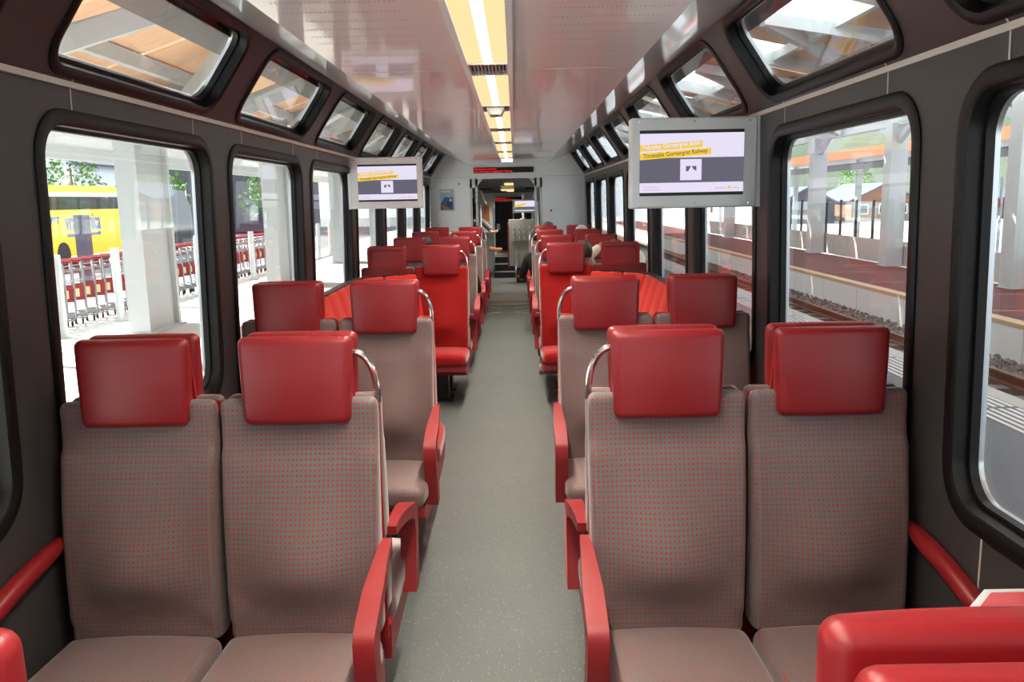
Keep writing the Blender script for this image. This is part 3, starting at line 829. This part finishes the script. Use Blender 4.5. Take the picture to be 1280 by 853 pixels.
# wall cupboards at the sides of the passage
for sg, lab in ((-1,'left'),(1,'right')):
    t = thing('corner_cupboard', 'pale curved overhead cupboard on the %s of the passage' % lab, 'cupboard', (sg*.62,16.5,1.6))
    P = [(0,.36),(-sg*.02,.36),(-sg*.12,.28),(-sg*.17,.10),(-sg*.22,0.02),(0,.02)] if sg < 0 else [(0,.36),(-.04,.36),(-.16,.28),(-.20,.12),(-.12,.04),(0,.02)]
    B().prism([(u+sg*.05,v) for u,v in P], 0, .7, lambda u,v,d:(u,d,v)).build('cupboard_body', M['white'], t, 30)
    B().box(-sg*.03-.03,-sg*.03+.03,.0,.5,-1.3,.04).build('support_panel', M['white'], t, 0)
    B().bar((-sg*.30,.2,.30),(0,.2,.30),.03,.03).build('support_arm', M['dark'], t, 0)
t = thing('small_poster', 'small framed orange and blue picture on the left passage wall', 'poster', (-.50,18.2,1.40))
B().box(-.16,.14,0,.04,-.40,.40).build('wall_panel', M['grey'], t, 0)
B().box(-.07,.08,-.02,0,-.19,.19).build('picture_frame', M['paint'], t, 0)
B().box(-.055,.065,-.024,-.02,-.17,.17).build('picture', pbr('print_orange',(190,120,70),.5,vary=.4,vscale=4), t, 0)
t = copy_tree(protos[('grey',1,1,1)][0]); t.location = (-.85,18.6,.42); t.rotation_euler = (0,0,0); tag(t,'grey seat with red headrest beyond the gangway, left side','seat','train seats')

# ------------------------------------------------------------------ people
def skin(name, joints, edges, mat, parent, sub=2):
    me = bpy.data.meshes.new(name); me.from_pydata([j[0] for j in joints], edges, []); me.materials.append(mat)
    o = bpy.data.objects.new(name, me); COL.objects.link(o)
    if parent: o.parent = parent
    m = o.modifiers.new('Skin','SKIN'); m.use_smooth_shade = True
    L = me.skin_vertices[0].data if me.skin_vertices else None
    if L is None:
        bm = bmesh.new(); bm.from_mesh(me); bm.verts.layers.skin.verify(); bm.to_mesh(me); bm.free(); L = me.skin_vertices[0].data
    for i, j in enumerate(joints):
        r = j[1]; L[i].radius = (r, r) if isinstance(r, (int,float)) else r
        L[i].use_root = (i == 0)
    s = o.modifiers.new('Sub','SUBSURF'); s.levels = sub; s.render_levels = sub
    return o
def person(loc, rz, label, hair, top, legs, shoes, lean=(0,0), arms='rest', hairstyle='short', long_sleeves=True, spread=.10, crossed=False):
    """seated person facing -y in own space; loc = point on the seat under the hips"""
    t = thing('person', label, 'person', loc, rz)
    lx, ly = lean
    hip = (0,-.02,.09); sp = (lx*.3,ly*.3+.0,.30); ch = (lx*.7,ly*.7,.45); nk = (lx,ly-.01,.585); hd0 = (lx*1.1,ly-.02,.66); hd1 = (lx*1.15,ly-.03,.74); hd2 = (lx*1.15,ly-.025,.81)
    J = [(hip,(.16,.11)),(sp,(.14,.10)),(ch,(.165,.105)),((nk[0],nk[1],.555),(.06,.06)),(hd0,(.052,.058)),(hd1,(.078,.094)),(hd2,(.068,.085))]
    E = [(0,1),(1,2),(2,3),(3,4),(4,5),(5,6)]
    def arm(s):
        sh = (ch[0]+s*.17,ch[1],.50)
        if arms == 'raised': el = (ch[0]+s*.25,ch[1]-.10,.70); wr = (ch[0]+s*.12,ch[1]-.30,.78)
        elif arms == 'out' and s == 1: el = (ch[0]+.24,ch[1]-.05,.27); wr = (ch[0]+.24,ch[1]-.28,.22)
        else: el = (ch[0]+s*.24,ch[1]-.06,.24); wr = (ch[0]+s*.16,ch[1]-.27,.20)
        hn = tuple(wr[i]+(wr[i]-el[i])*.35 for i in range(3))
        return sh, el, wr, hn
    def leg(s):
        hp = (s*.09,-.03,.07); kn = (s*(spread+.03),-.46,.10); an = (s*(spread+.02),-.44,-.36); to = (s*(spread+.03),-.60,-.40)
        if crossed and s == 1: kn = (-.02,-.46,.20); an = (-.08,-.68,-.06); to = (-.10,-.82,-.02)
        if crossed and s == -1: kn = (-.08,-.30,.02); an = (-.08,-.20,-.36); to = (-.08,-.34,-.40)
        return hp, kn, an, to
    body = list(J); ed = list(E)
    # nose and ears
    body += [((hd1[0],hd1[1]-.115,hd1[2]-.01),(.012,.014)),((hd1[0]+.082,hd1[1]+.01,hd1[2]-.005),(.012,.02)),((hd1[0]-.082,hd1[1]+.01,hd1[2]-.005),(.012,.02))]
    ed += [(5,7),(5,8),(5,9)]
    tops = [((hip[0],hip[1],hip[2]),(.172,.125)),(sp,(.158,.118)),(ch,(.18,.122)),((nk[0],nk[1],.545),(.072,.072))]; te = [(0,1),(1,2),(2,3)]
    leg_j = [((0,-.02,.10),(.17,.128))]; le = []
    hands = []
    for s in (-1,1):
        sh, el, wr, hn = arm(s)
        n = len(body); body += [(sh,.058),(el,.042),(wr,.028),(hn,(.034,.018))]; ed += [(2,n),(n,n+1),(n+1,n+2),(n+2,n+3)]
        d = Vector(hn)-Vector(wr); d.normalize(); side = d.cross(Vector((0,0,1))); side = side.normalized() if side.length > .1 else Vector((1,0,0))
        m = len(body)-1
        for q, (off, ln) in enumerate(((-.024,.055),(-.008,.066),(.008,.062),(.024,.048))):
            a = Vector(hn)+side*off+d*.03; c2 = a+d*ln+Vector((0,0,-.018))
            k = len(body); body += [(tuple(a),.0095),(tuple(c2),.007)]; ed += [(m,k),(k,k+1)]
        a = Vector(wr)+side*(-.034*s)+d*.02; k = len(body); body += [(tuple(a),.011),(tuple(a+d*.04+side*(-.02*s)),.008)]; ed += [(m,k),(k,k+1)]
        n = len(tops); tops += [(sh,.072),(el,.055),(wr if long_sleeves else tuple((Vector(sh)+Vector(el))/2),.040)]; te += [(2,n),(n,n+1),(n+1,n+2)] if long_sleeves else [(2,n),(n,n+1)]
        if not long_sleeves: tops.pop(); tops[-1] = (tuple((Vector(sh)+Vector(el))/2),.06)
        hp, kn, an, to = leg(s)
        n = len(body); body += [(hp,.085),(kn,.055),(an,.035),(to,(.035,.025))]; ed += [(0,n),(n,n+1),(n+1,n+2),(n+2,n+3)]
        n = len(leg_j); leg_j += [(hp,.098),(kn,.070),((an[0],an[1],an[2]+.05),.052)]; le += [(0,n),(n,n+1),(n+1,n+2)]
    skin('body', body, ed, M['skin'], t)
    skin('shirt', tops, te, top, t)
    skin('trousers', leg_j, le, legs, t)
    hx, hy = hd1[0], hd1[1]
    def fhair(p):
        return p
    b = B(); b.sphere((hx,hy+.012,.765), 1, 16, 12, (.092,.108,.105))
    bm = b.bm
    # open the face and the neck
    bmesh.ops.delete(bm, geom=[v for v in bm.verts if (v.co.y < hy-.035 and v.co.z < .80) or v.co.z < (.70 if hairstyle == 'short' else .62)], context='VERTS')
    for v in bm.verts: v.co += Vector((random.uniform(-1,1),random.uniform(-1,1),random.uniform(-1,1)))*.003
    h = b.build('hair', hair, t, 80); sm = h.modifiers.new('Solid','SOLIDIFY'); sm.thickness = .012
    for s in (-1,1):
        hp, kn, an, to = leg(s)
        def fs(p, s=s):
            z = p.z
            if p.z > 0: z = p.z*(1.0+.9*max(0,p.y/.13))
            return (p.x*(1-.25*max(0,-p.y/.13)), p.y, z)
        B().rbox((.095,.27,.075), .03, (3,6,2), fs, (an[0],an[1]-.075,-.412)).build('shoe', shoes, t, 60)
    return t
SEATZ = .45
person((-.97,ROWS[4]+.33,SEATZ), PI, 'person with short black hair seated by the left window, seen from behind', M['hairblack'], M['clgrey'], M['clblack'], M['shoe'], lean=(-.07,.06))
person((.54,ROWS[3]+.33,SEATZ), PI, 'person with short grey hair leaning from the right aisle seat behind the red seat', M['hairgrey'], M['clblack'], M['clblack'], M['shoe'], lean=(-.15,.06), spread=.16)
person((1.015,ROWS[3]+.34,SEATZ), PI, 'person in a cream jacket with raised elbows by the right window', M['hairbrown'], M['clwhite'], M['clblue'], M['shoe'], lean=(0,.02), arms='raised')
person((.98,ROWS[5]+.33,SEATZ+.035), PI, 'person with white hair by the right window, far rows', M['hairwhite'], M['clgrey'], M['clblue'], M['shoe'], lean=(.02,.06))
person((.56,ROWS[6]+.31,SEATZ+.04), PI, 'person with brown hair in the last right aisle seat', M['hairbrown'], M['clgrey'], M['clblue'], M['shoe'], lean=(-.03,.06))
person((.46,ROWS[5]+.33,SEATZ), PI, 'person in black leaning into the aisle from the right far seat', M['hairblack'], M['clblack'], M['clblack'], M['shoe'], lean=(.04,.06), arms='out')
person((-.54,ROWS[4]+.33,SEATZ), PI, 'person in black sleeves in the left aisle seat of the fourth row', M['hairblack'], M['clblack'], M['clblack'], M['shoe'], lean=(.03,.02))
person((-1.06,17.6,1.08), PI/2, 'person with bare forearms and brown shoes seated beyond the gangway', M['hairbrown'], M['clwhite'], M['clgrey'], M['shoebrown'], lean=(0,0), long_sleeves=False, crossed=True)

# ------------------------------------------------------------------ outside, right: platform, track, far platform
def ground(name, P, mat, label=None):
    b = B(); b.prism(P, -.02, 0, lambda u,v,d: (u,v,d)); return b
b = B(); b.box(1.62,4.80,-12,70,-1.2,-.25); o = b.build('platform_right', M['asphalt'], None, 0); struct(o, 'grey asphalt platform beside the train')
b = B(); b.box(4.62,4.82,-12,70,-.30,-.246); o = b.build('trim_15', M['concrete'], None, 0); struct(o)
b = B()
for i in range(6):
    x = 4.17+i*.078
    y = -6
    while y < 45:
        b.box(x,x+.042,y,y+1.15,-.25,-.244); y += 1.22
o = b.build('tactile_stripes', M['paint'], None, 0); tag(o, 'white tactile guide stripes painted on the grey right platform', 'floor marking')
b = B(); b.box(4.8,7.5,-12,70,-1.3,-.86); o = b.build('ground_track', M['ballast'], None, 0); struct(o)
b = B()
rnd = random.Random(3)
for i in range(5200):
    x = rnd.uniform(4.84,7.42); y = 3+33*rnd.random()**1.5; r = rnd.uniform(.025,.055)
    z = -.86+.10*max(0,1-abs(x-7.1)/.5)+rnd.uniform(0,.03)
    q = [Vector((rnd.uniform(-1,1),rnd.uniform(-1,1),rnd.uniform(-.8,1))).normalized()*r*rnd.uniform(.7,1.2) for _ in range(6)]
    base = [Vector((r,0,0)),Vector((-r,0,0)),Vector((0,r,0)),Vector((0,-r,0)),Vector((0,0,r*.8)),Vector((0,0,-r))]
    b.faces([Vector((x,y,z))+base[j]*.9+q[j]*.3 for j in range(6)], [(0,2,4),(2,1,4),(1,3,4),(3,0,4),(2,0,5),(1,2,5),(3,1,5),(0,3,5)])
o = b.build('ballast_gravel', M['ballast'], None, 0); tag(o, 'grey ballast gravel around the rails beside the right platform', 'gravel'); o['kind'] = 'stuff'
for xr, lab in ((6.36,'rusty rail farther from the train, in the right track bed'),(5.36,'rusty rail close under the right platform edge')):
    P = [(-.06,0),(.06,0),(.06,.012),(.012,.03),(.012,.10),(.034,.115),(.034,.145),(-.034,.145),(-.034,.115),(-.012,.10),(-.012,.03),(-.06,.012)]
    o = B().prism(P, -12, 70, lambda u,v,d:(xr+u,d,-.76+v)).build('rail', M['rust'], None, 0); tag(o, lab, 'rail', 'rails')
b = B()
for i in range(44):
    y = 1+i*.62; b.box(4.95,6.8,y,y+.22,-.9,-.765)
o = b.build('sleepers', M['sleeper'], None, 0); o['kind'] = 'stuff'; tag(o, 'concrete sleepers under the rails of the right track', 'sleepers')
b = B(); b.box(7.46,10.2,-12,70,-1.3,-.25); o = b.build('platform_far', M['redpaverefl'], None, 0); struct(o, 'red-brown paved platform across the track, seat reflections in its colour')
b = B(); b.box(7.43,7.47,-12,70,-.88,-.31)
o = b.build('trim_16', M['paint'], None, 0); struct(o, 'pale concrete platform face')
b = B()
for i in range(40): b.box(7.427,7.43,-10+2*i,-9.985+2*i,-.86,-.31)
o = b.build('trim_18', M['greyd'], None, 0); struct(o)
b = B(); b.box(7.42,7.66,-12,70,-.31,-.24); o = b.build('trim_17', M['coping'], None, 0); struct(o)
b = B(); b.box(10.15,58,-12,140,-2.6,-1.5); o = b.build('ground_right', M['concrete'], None, 0); struct(o)
# low white wall with glass barrier
wy = [6.2+2.45*i for i in range(22)]
for i, y in enumerate(wy):
    pass
b = B()
b.box(10.36,10.50,5,60,-.25,.38)
for y in wy: b.box(10.352,10.362,y,y+2.42,-.24,.37)
o = b.build('parapet_right', M['concrete'], None, 0, .01); tag(o, 'low pale concrete wall at the back of the far platform', 'wall')
def i_column(name, x, y, z0, z1, w, d, mat, label, grp, flange=.09):
    t = thing(name, label, 'column', (x,y,z0), 0, grp)
    h = z1-z0
    B().box(-w/2,w/2,-d/2,-d/2+flange,0,h).build('flange', mat, t, 0)
    B().box(-w/2,w/2,d/2-flange,d/2,0,h).build('flange', mat, t, 0)
    B().box(-.04,.09,-d/2+flange,d/2-flange,0,h).build('web', mat, t, 0)
    B().box(-w/2-.06,w/2+.06,-d/2-.06,d/2+.06,0,.03).build('base_plate', mat, t, 0)
    return t
ordn = ['nearest','second','third','fourth','fifth','sixth','seventh','eighth']
for i in range(7):
    y = 5.4+5.7*i
    t = thing('box_column', 'grey square steel column on the far platform, %s along it' % ordn[i], 'column', (10.1,y,-.25), 0, 'columns of the far platform')
    B().box(-.22,.22,-.22,.22,0,3.7).build('shaft', M['galv'], t, 0, .02)
    B().box(-.24,.24,-.24,.24,0,.02).build('base_plate', M['galv'], t, 0)
    for s in (-1,1):
        B().bar((0,s*.1,3.2),(0,s*1.9,4.3),.12,.16).build('brace', M['whitesteel'], t, 0)
for i, y in enumerate([wy[0]+1.22*j for j in range(26)]):
    t = thing('barrier_post', 'dark post of the glass barrier on the pale wall, %d metres along' % round(y), 'post', (10.43,y,.385), 0, 'posts of the glass barrier')
    B().box(-.03,.03,-.03,.03,0,1.1).build('post', M['dark'], t, 0, .004)
    B().box(-.05,.05,-.05,.05,0,.02).build('foot', M['dark'], t, 0)
b = B()
for j in range(25): b.box(10.425,10.435,wy[0]+1.22*j+.05,wy[0]+1.22*(j+1)-.05,.45,1.42)
o = b.build('glass_barrier', M['railglass'], None, 0); tag(o, 'clear glass barrier panes above the pale wall', 'barrier')
# canopy beyond
t = thing('far_canopy', 'flat platform canopy with an orange edge beyond the far platform', 'canopy', (14.6,30,0))
B().box(-1.9,2.2,-28,40,3.06,3.20).build('canopy_slab', M['concrete'], t, 0)
B().box(-1.98,-1.9,-28,40,2.95,3.28).build('fascia', M['fascia'], t, 0)
B().box(-1.7,-1.6,-28,40,2.55,2.80).build('gutter_beam', M['dark'], t, 0)
for y in range(-26,40,8):
    B().box(-.1,.1,y-.1,y+.1,-.3,3.06).build('post', M['galv'], t, 0)
for i, (x, y, h) in enumerate(((15.5,27,2.1),(16.5,30.5,2.1),(15,33,2.3))):
    t = thing('flag_pole', 'thin white pole beyond the glass barrier, %s' % ('the one with a red plate' if i == 0 else ordn[i]+' from the front'), 'pole', (x,y,-.3), 0, 'white poles')
    B().tube([(0,0,0),(0,0,h+.3)], .05, 8).build('pole', M['whitesteel'], t)
    if i == 0: B().box(-.22,.22,-.03,.03,1.45,1.72).build('red_plate', M['trolleyred'], t, 0, .01)
def chalet(x, y, w, d, h, rh, wall, roof, label, rot=0, wins=(), z=-.4):
    t = thing('chalet', label, 'house', (x,y,z), rot)
    B().box(-w/2,w/2,-d/2,d/2,0,h).build('walls', wall, t, 0)
    B().prism([(-w/2,h),(w/2,h),(0,h+rh-.1)], -d/2+.02, d/2-.02, lambda u,v,dd:(u,dd,v)).build('gable', wall, t, 0)
    b = B()
    for s in (-1,1):
        b.bar((s*(w/2+.5),0,h-.5*rh/(w/2)),(0,0,h+rh),d+1.0,.15)
    b.build('roof', roof, t, 0)
    for (wx, wz, ww, wh, face) in wins:
        if face == 's': f = B().box(wx-ww/2,wx+ww/2,-d/2-.04,-d/2,wz,wz+wh).build('window', M['winwhite'], t, 0); B().box(wx-ww/2+.12,wx+ww/2-.12,-d/2-.05,-d/2-.04,wz+.12,wz+wh-.12).build('pane', M['busdark'], f, 0)
        if face == 'e': f = B().box(w/2,w/2+.04,wx-ww/2,wx+ww/2,wz,wz+wh).build('window', M['winwhite'], t, 0); B().box(w/2+.04,w/2+.05,wx-ww/2+.12,wx+ww/2-.12,wz+.12,wz+wh-.12).build('pane', M['clblue'], f, 0)
        if face == 'w': f = B().box(-w/2-.04,-w/2,wx-ww/2,wx+ww/2,wz,wz+wh).build('window', M['winwhite'], t, 0); B().box(-w/2-.05,-w/2-.04,wx-ww/2+.12,wx+ww/2-.12,wz+.12,wz+wh-.12).build('pane', M['busdark'], f, 0)
    return t
chalet(41,100,7.5,9,2.6,1.7,M['chaletbrown'],M['roofslate'],'brown wooden chalet with a slate gable roof beyond the barrier',.1,[(-2.3,.9,1.1,1.1,'s'),(0,.9,1.1,1.1,'s'),(2.3,.9,1.1,1.1,'s')],z=-1.6)
chalet(31.5,96,6,9,2.4,1.6,M['chalet'],M['roofslate'],'small dark wooden chalet left of the brown chalet',.0,[(-1.5,.9,1.0,1.0,'s'),(1.5,.9,1.0,1.0,'s')],z=-1.6)
chalet(60,100,8,14,2.6,1.4,M['chaletbrown'],M['roofslate'],'long low house with grey roof right of the brown chalet',1.5,[(-3,.9,1.2,1.1,'w'),(1,.9,1.2,1.1,'w')],z=-1.6)
# hillside behind
def hill(name, x0, x1, y0, y1, fn, mat, n=40):
    b = B(); V = [[b.bm.verts.new((x0+(x1-x0)*i/n, y0+(y1-y0)*j/n, fn(i/n,j/n))) for j in range(n+1)] for i in range(n+1)]
    for i in range(n):
        for j in range(n): b.bm.faces.new((V[i][j],V[i+1][j],V[i+1][j+1],V[i][j+1]))
    return b.build(name, mat, None, 60)
rh = random.Random(5)
o = hill('hills_right', 55, 160, -40, 200, lambda u,v: -2+66*u**.6+2.5*math.sin(u*40+v*23)*u+1.5*math.sin(v*61), M['meadow']); struct(o, 'green hillside behind the chalets')
def tree(x, y, h, r, label, grp):
    t = thing('tree', label, 'tree', (x,y,-.5), 0, grp)
    B().tube([(0,0,0),(.05,0,h*.35),(0,.05,h*.7)], [.16,.12,.06], 8).build('trunk', M['chaletbrown'], t)
    b = B(); rr = random.Random(int(x*31+y*7))
    for i in range(900):
        a = rr.uniform(0,2*PI); zz = rr.uniform(.25,1.); rad = r*math.sin(PI*min(1,zz*.75+.2))*rr.uniform(.5,1)
        c = Vector((rad*math.cos(a),rad*math.sin(a),h*zz)); s = r*rr.uniform(.04,.10)
        q = [Vector((rr.uniform(-1,1),rr.uniform(-1,1),rr.uniform(-1,1)))*s for _ in range(4)]
        b.faces([c+v for v in q], [(0,1,2),(0,2,3),(1,3,2)])
    b.build('foliage', M['leaf'], t, 0)
for i, (x,y) in enumerate(((60,44),(72,70),(26,112),(48,120),(58,116),(80,60))):
    tree(x,y,7+i%3,2.8,'leafy green tree behind the right platforms, %s from the front' % ordn[i],'trees on the right')

# ------------------------------------------------------------------ outside, left: forecourt, columns, trolleys, bus
b = B(); b.box(-8.2,-1.62,-12,80,-1.2,-.25); o = b.build('platform_left', M['paveleft'], None, 0); struct(o, 'pale concrete platform on the left')
b = B(); b.box(-60,-8.2,-12,120,-1.2,-.5); o = b.build('road_left', M['roadleft'], None, 0); struct(o)
for i in range(5):
    y = 6.0+7.25*i
    i_column('steel_column', -5.64, y, -.25, 3.2, .32, 1.2, M['whitesteel'], 'broad pale H-section roof column on the left platform, %s along it' % ordn[i], 'columns of the left platform')
b = B(); b.box(-7.6,-5.5,-11,60,2.72,3.1); b.box(-7.6,-7.4,-11,60,2.5,2.75); o = b.build('eave_beam', M['galv'], None, 0); tag(o, 'long grey eave beam of the station roof on the left', 'beam')
for i in range(16):
    y = 5.0+1.88*i
    t = thing('bollard_post', 'grey round steel post in front of the trolleys, %s' % ('nearest' if i == 0 else '%d from the near end' % (i+1)), 'post', (-6.75,y,-.25), 0, 'posts by the trolleys')
    B().tube([(0,0,0),(0,0,1.25)], .07, 12).build('post', M['galv'], t)
    B().disc((0,0,.012),(0,0,1),.11,.02).build('foot', M['galv'], t)
def trolley():
    t = thing('luggage_trolley', '', 'trolley')
    b = B()
    for s in (-1,1):
        b.tube([(s*.26,-.10,.10),(s*.27,.05,.55),(s*.27,.16,.98),(s*.25,.22,1.03)], .017, 6)
        b.tube([(s*.26,-.10,.12),(s*.22,-.75,.14)], .017, 6)
    b.tube([(-.26,-.10,.12),(.26,-.10,.12)], .015, 6); b.tube([(-.22,-.75,.14),(.22,-.75,.14)], .015, 6); b.tube([(-.24,-.4,.13),(.24,-.4,.13)], .012, 6)
    b.build('frame', M['tsteel'], t)
    B().tube([(-.26,.22,1.03),(.26,.22,1.03)], .026, 8).build('handle', M['trolleyred'], t)
    B().box(-.26,.26,.03,.05,.36,.60).build('sign_panel', M['trolleyred'], t, 0, .005)
    B().box(-.18,.18,.022,.03,.42,.56).build('sign', M['trolleyyel'], t, 0)
    b = B(); b.tube([(-.24,-.02,.72),(-.22,-.22,.70),(.22,-.22,.70),(.24,-.02,.72)], .008, 6); b.tube([(-.24,.02,.88),(-.2,-.18,.88),(.2,-.18,.88),(.24,.02,.88)], .008, 6)
    b.build('basket', M['tsteel'], t)
    for p in ((-.25,-.12,.06),(.25,-.12,.06),(0,-.72,.06)):
        B().disc(p,(1,0,0),.06,.035,12).build('wheel', M['black'], t)
    return t
t0 = trolley()
for i in range(56):
    t = t0 if i == 0 else copy_tree(t0)
    t.location = (-7.6+random.uniform(-.03,.03), 9.0+.36*i, -.25); t.rotation_euler = (0,0,.5+random.uniform(-.03,.03))
    tag(t, 'red and steel luggage trolley in the row on the left, %s' % ('nearest' if i == 0 else '%d from the near end' % (i+1)), 'trolley', 'luggage trolleys')
o = B().box(-8.14,-8.06,5,34,.50,.64).build('barrier_rail', M['railred'], None, 0, .02); tag(o, 'long dark red rail behind the luggage trolleys', 'rail')
t = thing('bus', 'yellow and blue touring bus with dark front parked beyond the trolleys', 'bus', (-17,37.5,-.5))
def bx(name, mat, *a, bev=0): return B().box(*a).build(name, mat, t, 0, bev)
bx('lower_body', M['busyellow'], -2.4,0,-7.6,3.6,.35,2.12, bev=.05)
bx('window_band', M['busdark'], -2.38,-.03,-7.6,3.6,2.12,2.75)
bx('roof', M['busyellow'], -2.4,0,-7.6,3.6,2.75,3.05, bev=.1)
bx('roof_trim', M['paint'], -.02,.02,-7.6,3.6,2.62,2.78)
B().prism([(3.6,.3),(7.3,.3),(7.5,1.0),(7.35,2.1),(6.6,2.95),(3.6,3.1)], -2.4, 0, lambda u,v,d:(d,u,v)).build('front_body', M['busdark'], t, 0, .08)
B().prism([(-.8,.36),(.4,1.7),(2.0,2.1),(3.6,2.1),(3.6,.36)], .0, .012, lambda u,v,d:(d,u,v)).build('blue_wave', M['busblue'], t, 0)
for y in (-5.6,1.6,5.4):
    B().disc((-.10,y,.45),(1,0,0),.46,.25,18).build('wheel', M['black'], t)
text('side_letters', 'vram   nica', M['busblue'], t, (.016,-5.3,1.35), .95, (PI/2,0,PI/2), .02, fit=2.75)
text('side_letters', 'PTT', M['busblue'], t, (.016,-6.3,1.62), .35, (PI/2,0,PI/2), .01)
bx('side_stripe', M['scr_mid'] if False else M['clblue'], 0,.012,-5.2,-2.6,1.10,1.22)
o = B().box(-11.75,-11.45,22.75,23.05,-.5,1.5).build('dark_pillar', M['chalet'], None, 0, .02); tag(o, 'dark square pillar in front of the yellow bus', 'pillar')
chalet(-24,72,12,14,7.5,3,M['chalet'],M['roofslate'],'tall dark boarded house with white windows on the left',.0,[(-4.5,2.4,1.2,1.3,'s'),(-1.5,2.4,1.2,1.3,'s'),(1.5,2.4,1.2,1.3,'s'),(4.5,2.4,1.2,1.3,'s'),(-4,4.8,1.2,1.4,'s'),(0,4.8,1.2,1.4,'s'),(4,4.8,1.2,1.4,'s'),(-4,3.6,1.2,1.3,'e'),(0,3.6,1.2,1.3,'e')])
chalet(-44,78,14,12,6,3.5,M['winwhite'],M['roofslate'],'white rendered house far left behind the bus',.0,[(-4,2.4,1.2,1.3,'s'),(0,2.4,1.2,1.3,'s'),(4,2.4,1.2,1.3,'s')])
for i, (x,y) in enumerate(((-22,52),(-30,58),(-17,60),(-38,60))):
    tree(x,y,6+i%2,2.3,'light green tree behind the bus, %s from the front' % ordn[i],'trees on the left')

# ------------------------------------------------------------------ station roof over the train
t = thing('station_roof', 'timber and steel truss roof of the station above the train', 'roof', (0,20,0))
RX0, RZ0, RXR, RZR, RX1, RZ1 = -7.2, 3.0, 1.5, 5.9, 10.6, 3.9
def rz_(x): return RZ0+(RZR-RZ0)*(x-RX0)/(RXR-RX0) if x < RXR else RZR+(RZ1-RZR)*(x-RXR)/(RX1-RXR)
strips = [(-7.2,-5.0),(-5.0,-2.8),(-2.8,-.6),(-.6,1.5),(1.5,3.8),(3.8,6.1),(6.1,8.4),(8.4,10.6)]
rr = random.Random(11)
for si, (xa, xb) in enumerate(strips):
    b = B()
    for j in range(30):
        y0 = -24+2.4*j
        if si in (2,5) and j % 2 == 0: continue
        if si in (7,) and j % 3 != 0: continue
        b.prism([(xa,rz_(xa)),(xb,rz_(xb)),(xb,rz_(xb)+.06),(xa,rz_(xa)+.06)], y0+.04, y0+2.36, lambda u,v,d:(u,d,v))
    b.build('roof_boards', M['wood'], t, 0)
    if si in (2,5,7):
        b = B()
        for j in range(30):
            y0 = -24+2.4*j
            if (si in (2,5) and j % 2 == 0) or (si == 7 and j % 3 != 0):
                b.prism([(xa,rz_(xa)),(xb,rz_(xb)),(xb,rz_(xb)+.03),(xa,rz_(xa)+.03)], y0-.02, y0+2.42, lambda u,v,d:(u,d,v))
        b.build('skylight_panel', M['poly'], t, 0)
for j in range(12):
    y = -22+6*j
    B().bar((RX0,y,RZ0-.15),(RXR,y,RZR-.15),.22,.3).build('rafter', M['galv'], t, 0)
    B().bar((RXR,y,RZR-.15),(RX1,y,RZ1-.15),.22,.3).build('rafter', M['galv'], t, 0)
    for (xa, xb, dy) in ((-5.75,-3.2,2.4),(-5.75,-3.2,-2.4),(-5.6,-1.0,2.9),(-5.6,-1.0,-2.9),(9.9,5.0,2.9),(9.9,5.0,-2.9),(9.9,7.2,2.4),(9.9,7.2,-2.4)):
        B().bar((xa,y,2.75 if xa < 0 else 3.5),(xb,y+dy,rz_(xb)-.12),.16,.22).build('strut', M['whitesteel'], t, 0)
for x in (-5.0,-2.8,-.6,3.8,6.1,8.4):
    B().bar((x,-24,rz_(x)-.10),(x,48,rz_(x)-.10),.12,.2).build('purlin', M['galv'], t, 0)
B().bar((10.15,-24,3.5),(10.15,48,3.5),.25,.22).build('eave_beam', M['whitesteel'], t, 0)
for o in t.children: o.location.y -= 20

# ------------------------------------------------------------------ light
w = bpy.data.worlds.new('sky'); SC.world = w; w.use_nodes = True
nt = w.node_tree; nt.nodes.clear()
bg = nt.nodes.new('ShaderNodeBackground'); ow = nt.nodes.new('ShaderNodeOutputWorld')
bg.inputs[0].default_value = (.86,.93,1.,1); bg.inputs[1].default_value = 2.0
nt.links.new(bg.outputs[0], ow.inputs[0])
sl = bpy.data.lights.new('sun','SUN'); sl.energy = 18; sl.angle = .01; sl.color = (1,.95,.86)
so = bpy.data.objects.new('sun', sl); COL.objects.link(so)
so.rotation_euler = Vector((.80,-.30,-.52)).to_track_quat('-Z','Y').to_euler(); so.location = (-20,20,30)

# ------------------------------------------------------------------ camera
F = 1050.; H = 1.69; CX = .105
ROLL = math.radians(1.1); PIT = math.atan((426.5-249.5)/F); YAW = math.radians(.35)
fwd = Vector((-math.sin(YAW)*math.cos(PIT), math.cos(YAW)*math.cos(PIT), -math.sin(PIT)))
rt = Vector((math.cos(YAW), math.sin(YAW), 0)); upv = rt.cross(fwd)
R_ = rt*math.cos(ROLL)-upv*math.sin(ROLL); U_ = upv*math.cos(ROLL)+rt*math.sin(ROLL)
cam = bpy.data.cameras.new('camera'); cam.sensor_width = 36; cam.lens = 36*F/1280; cam.clip_start = .05; cam.clip_end = 500
co = bpy.data.objects.new('camera', cam); COL.objects.link(co)
co.matrix_world = Matrix(((R_.x,U_.x,-fwd.x,CX),(R_.y,U_.y,-fwd.y,0),(R_.z,U_.z,-fwd.z,H),(0,0,0,1)))
SC.camera = co
SC.view_settings.view_transform = 'Standard'; SC.view_settings.look = 'None'; SC.view_settings.gamma = 1; SC.view_settings.use_curve_mapping = False
SC.view_settings.exposure = 0.75
SC.cycles.use_denoising = True
SC.cycles.max_bounces = 10; SC.cycles.transparent_max_bounces = 24; SC.cycles.diffuse_bounces = 5; SC.cycles.sample_clamp_indirect = 8
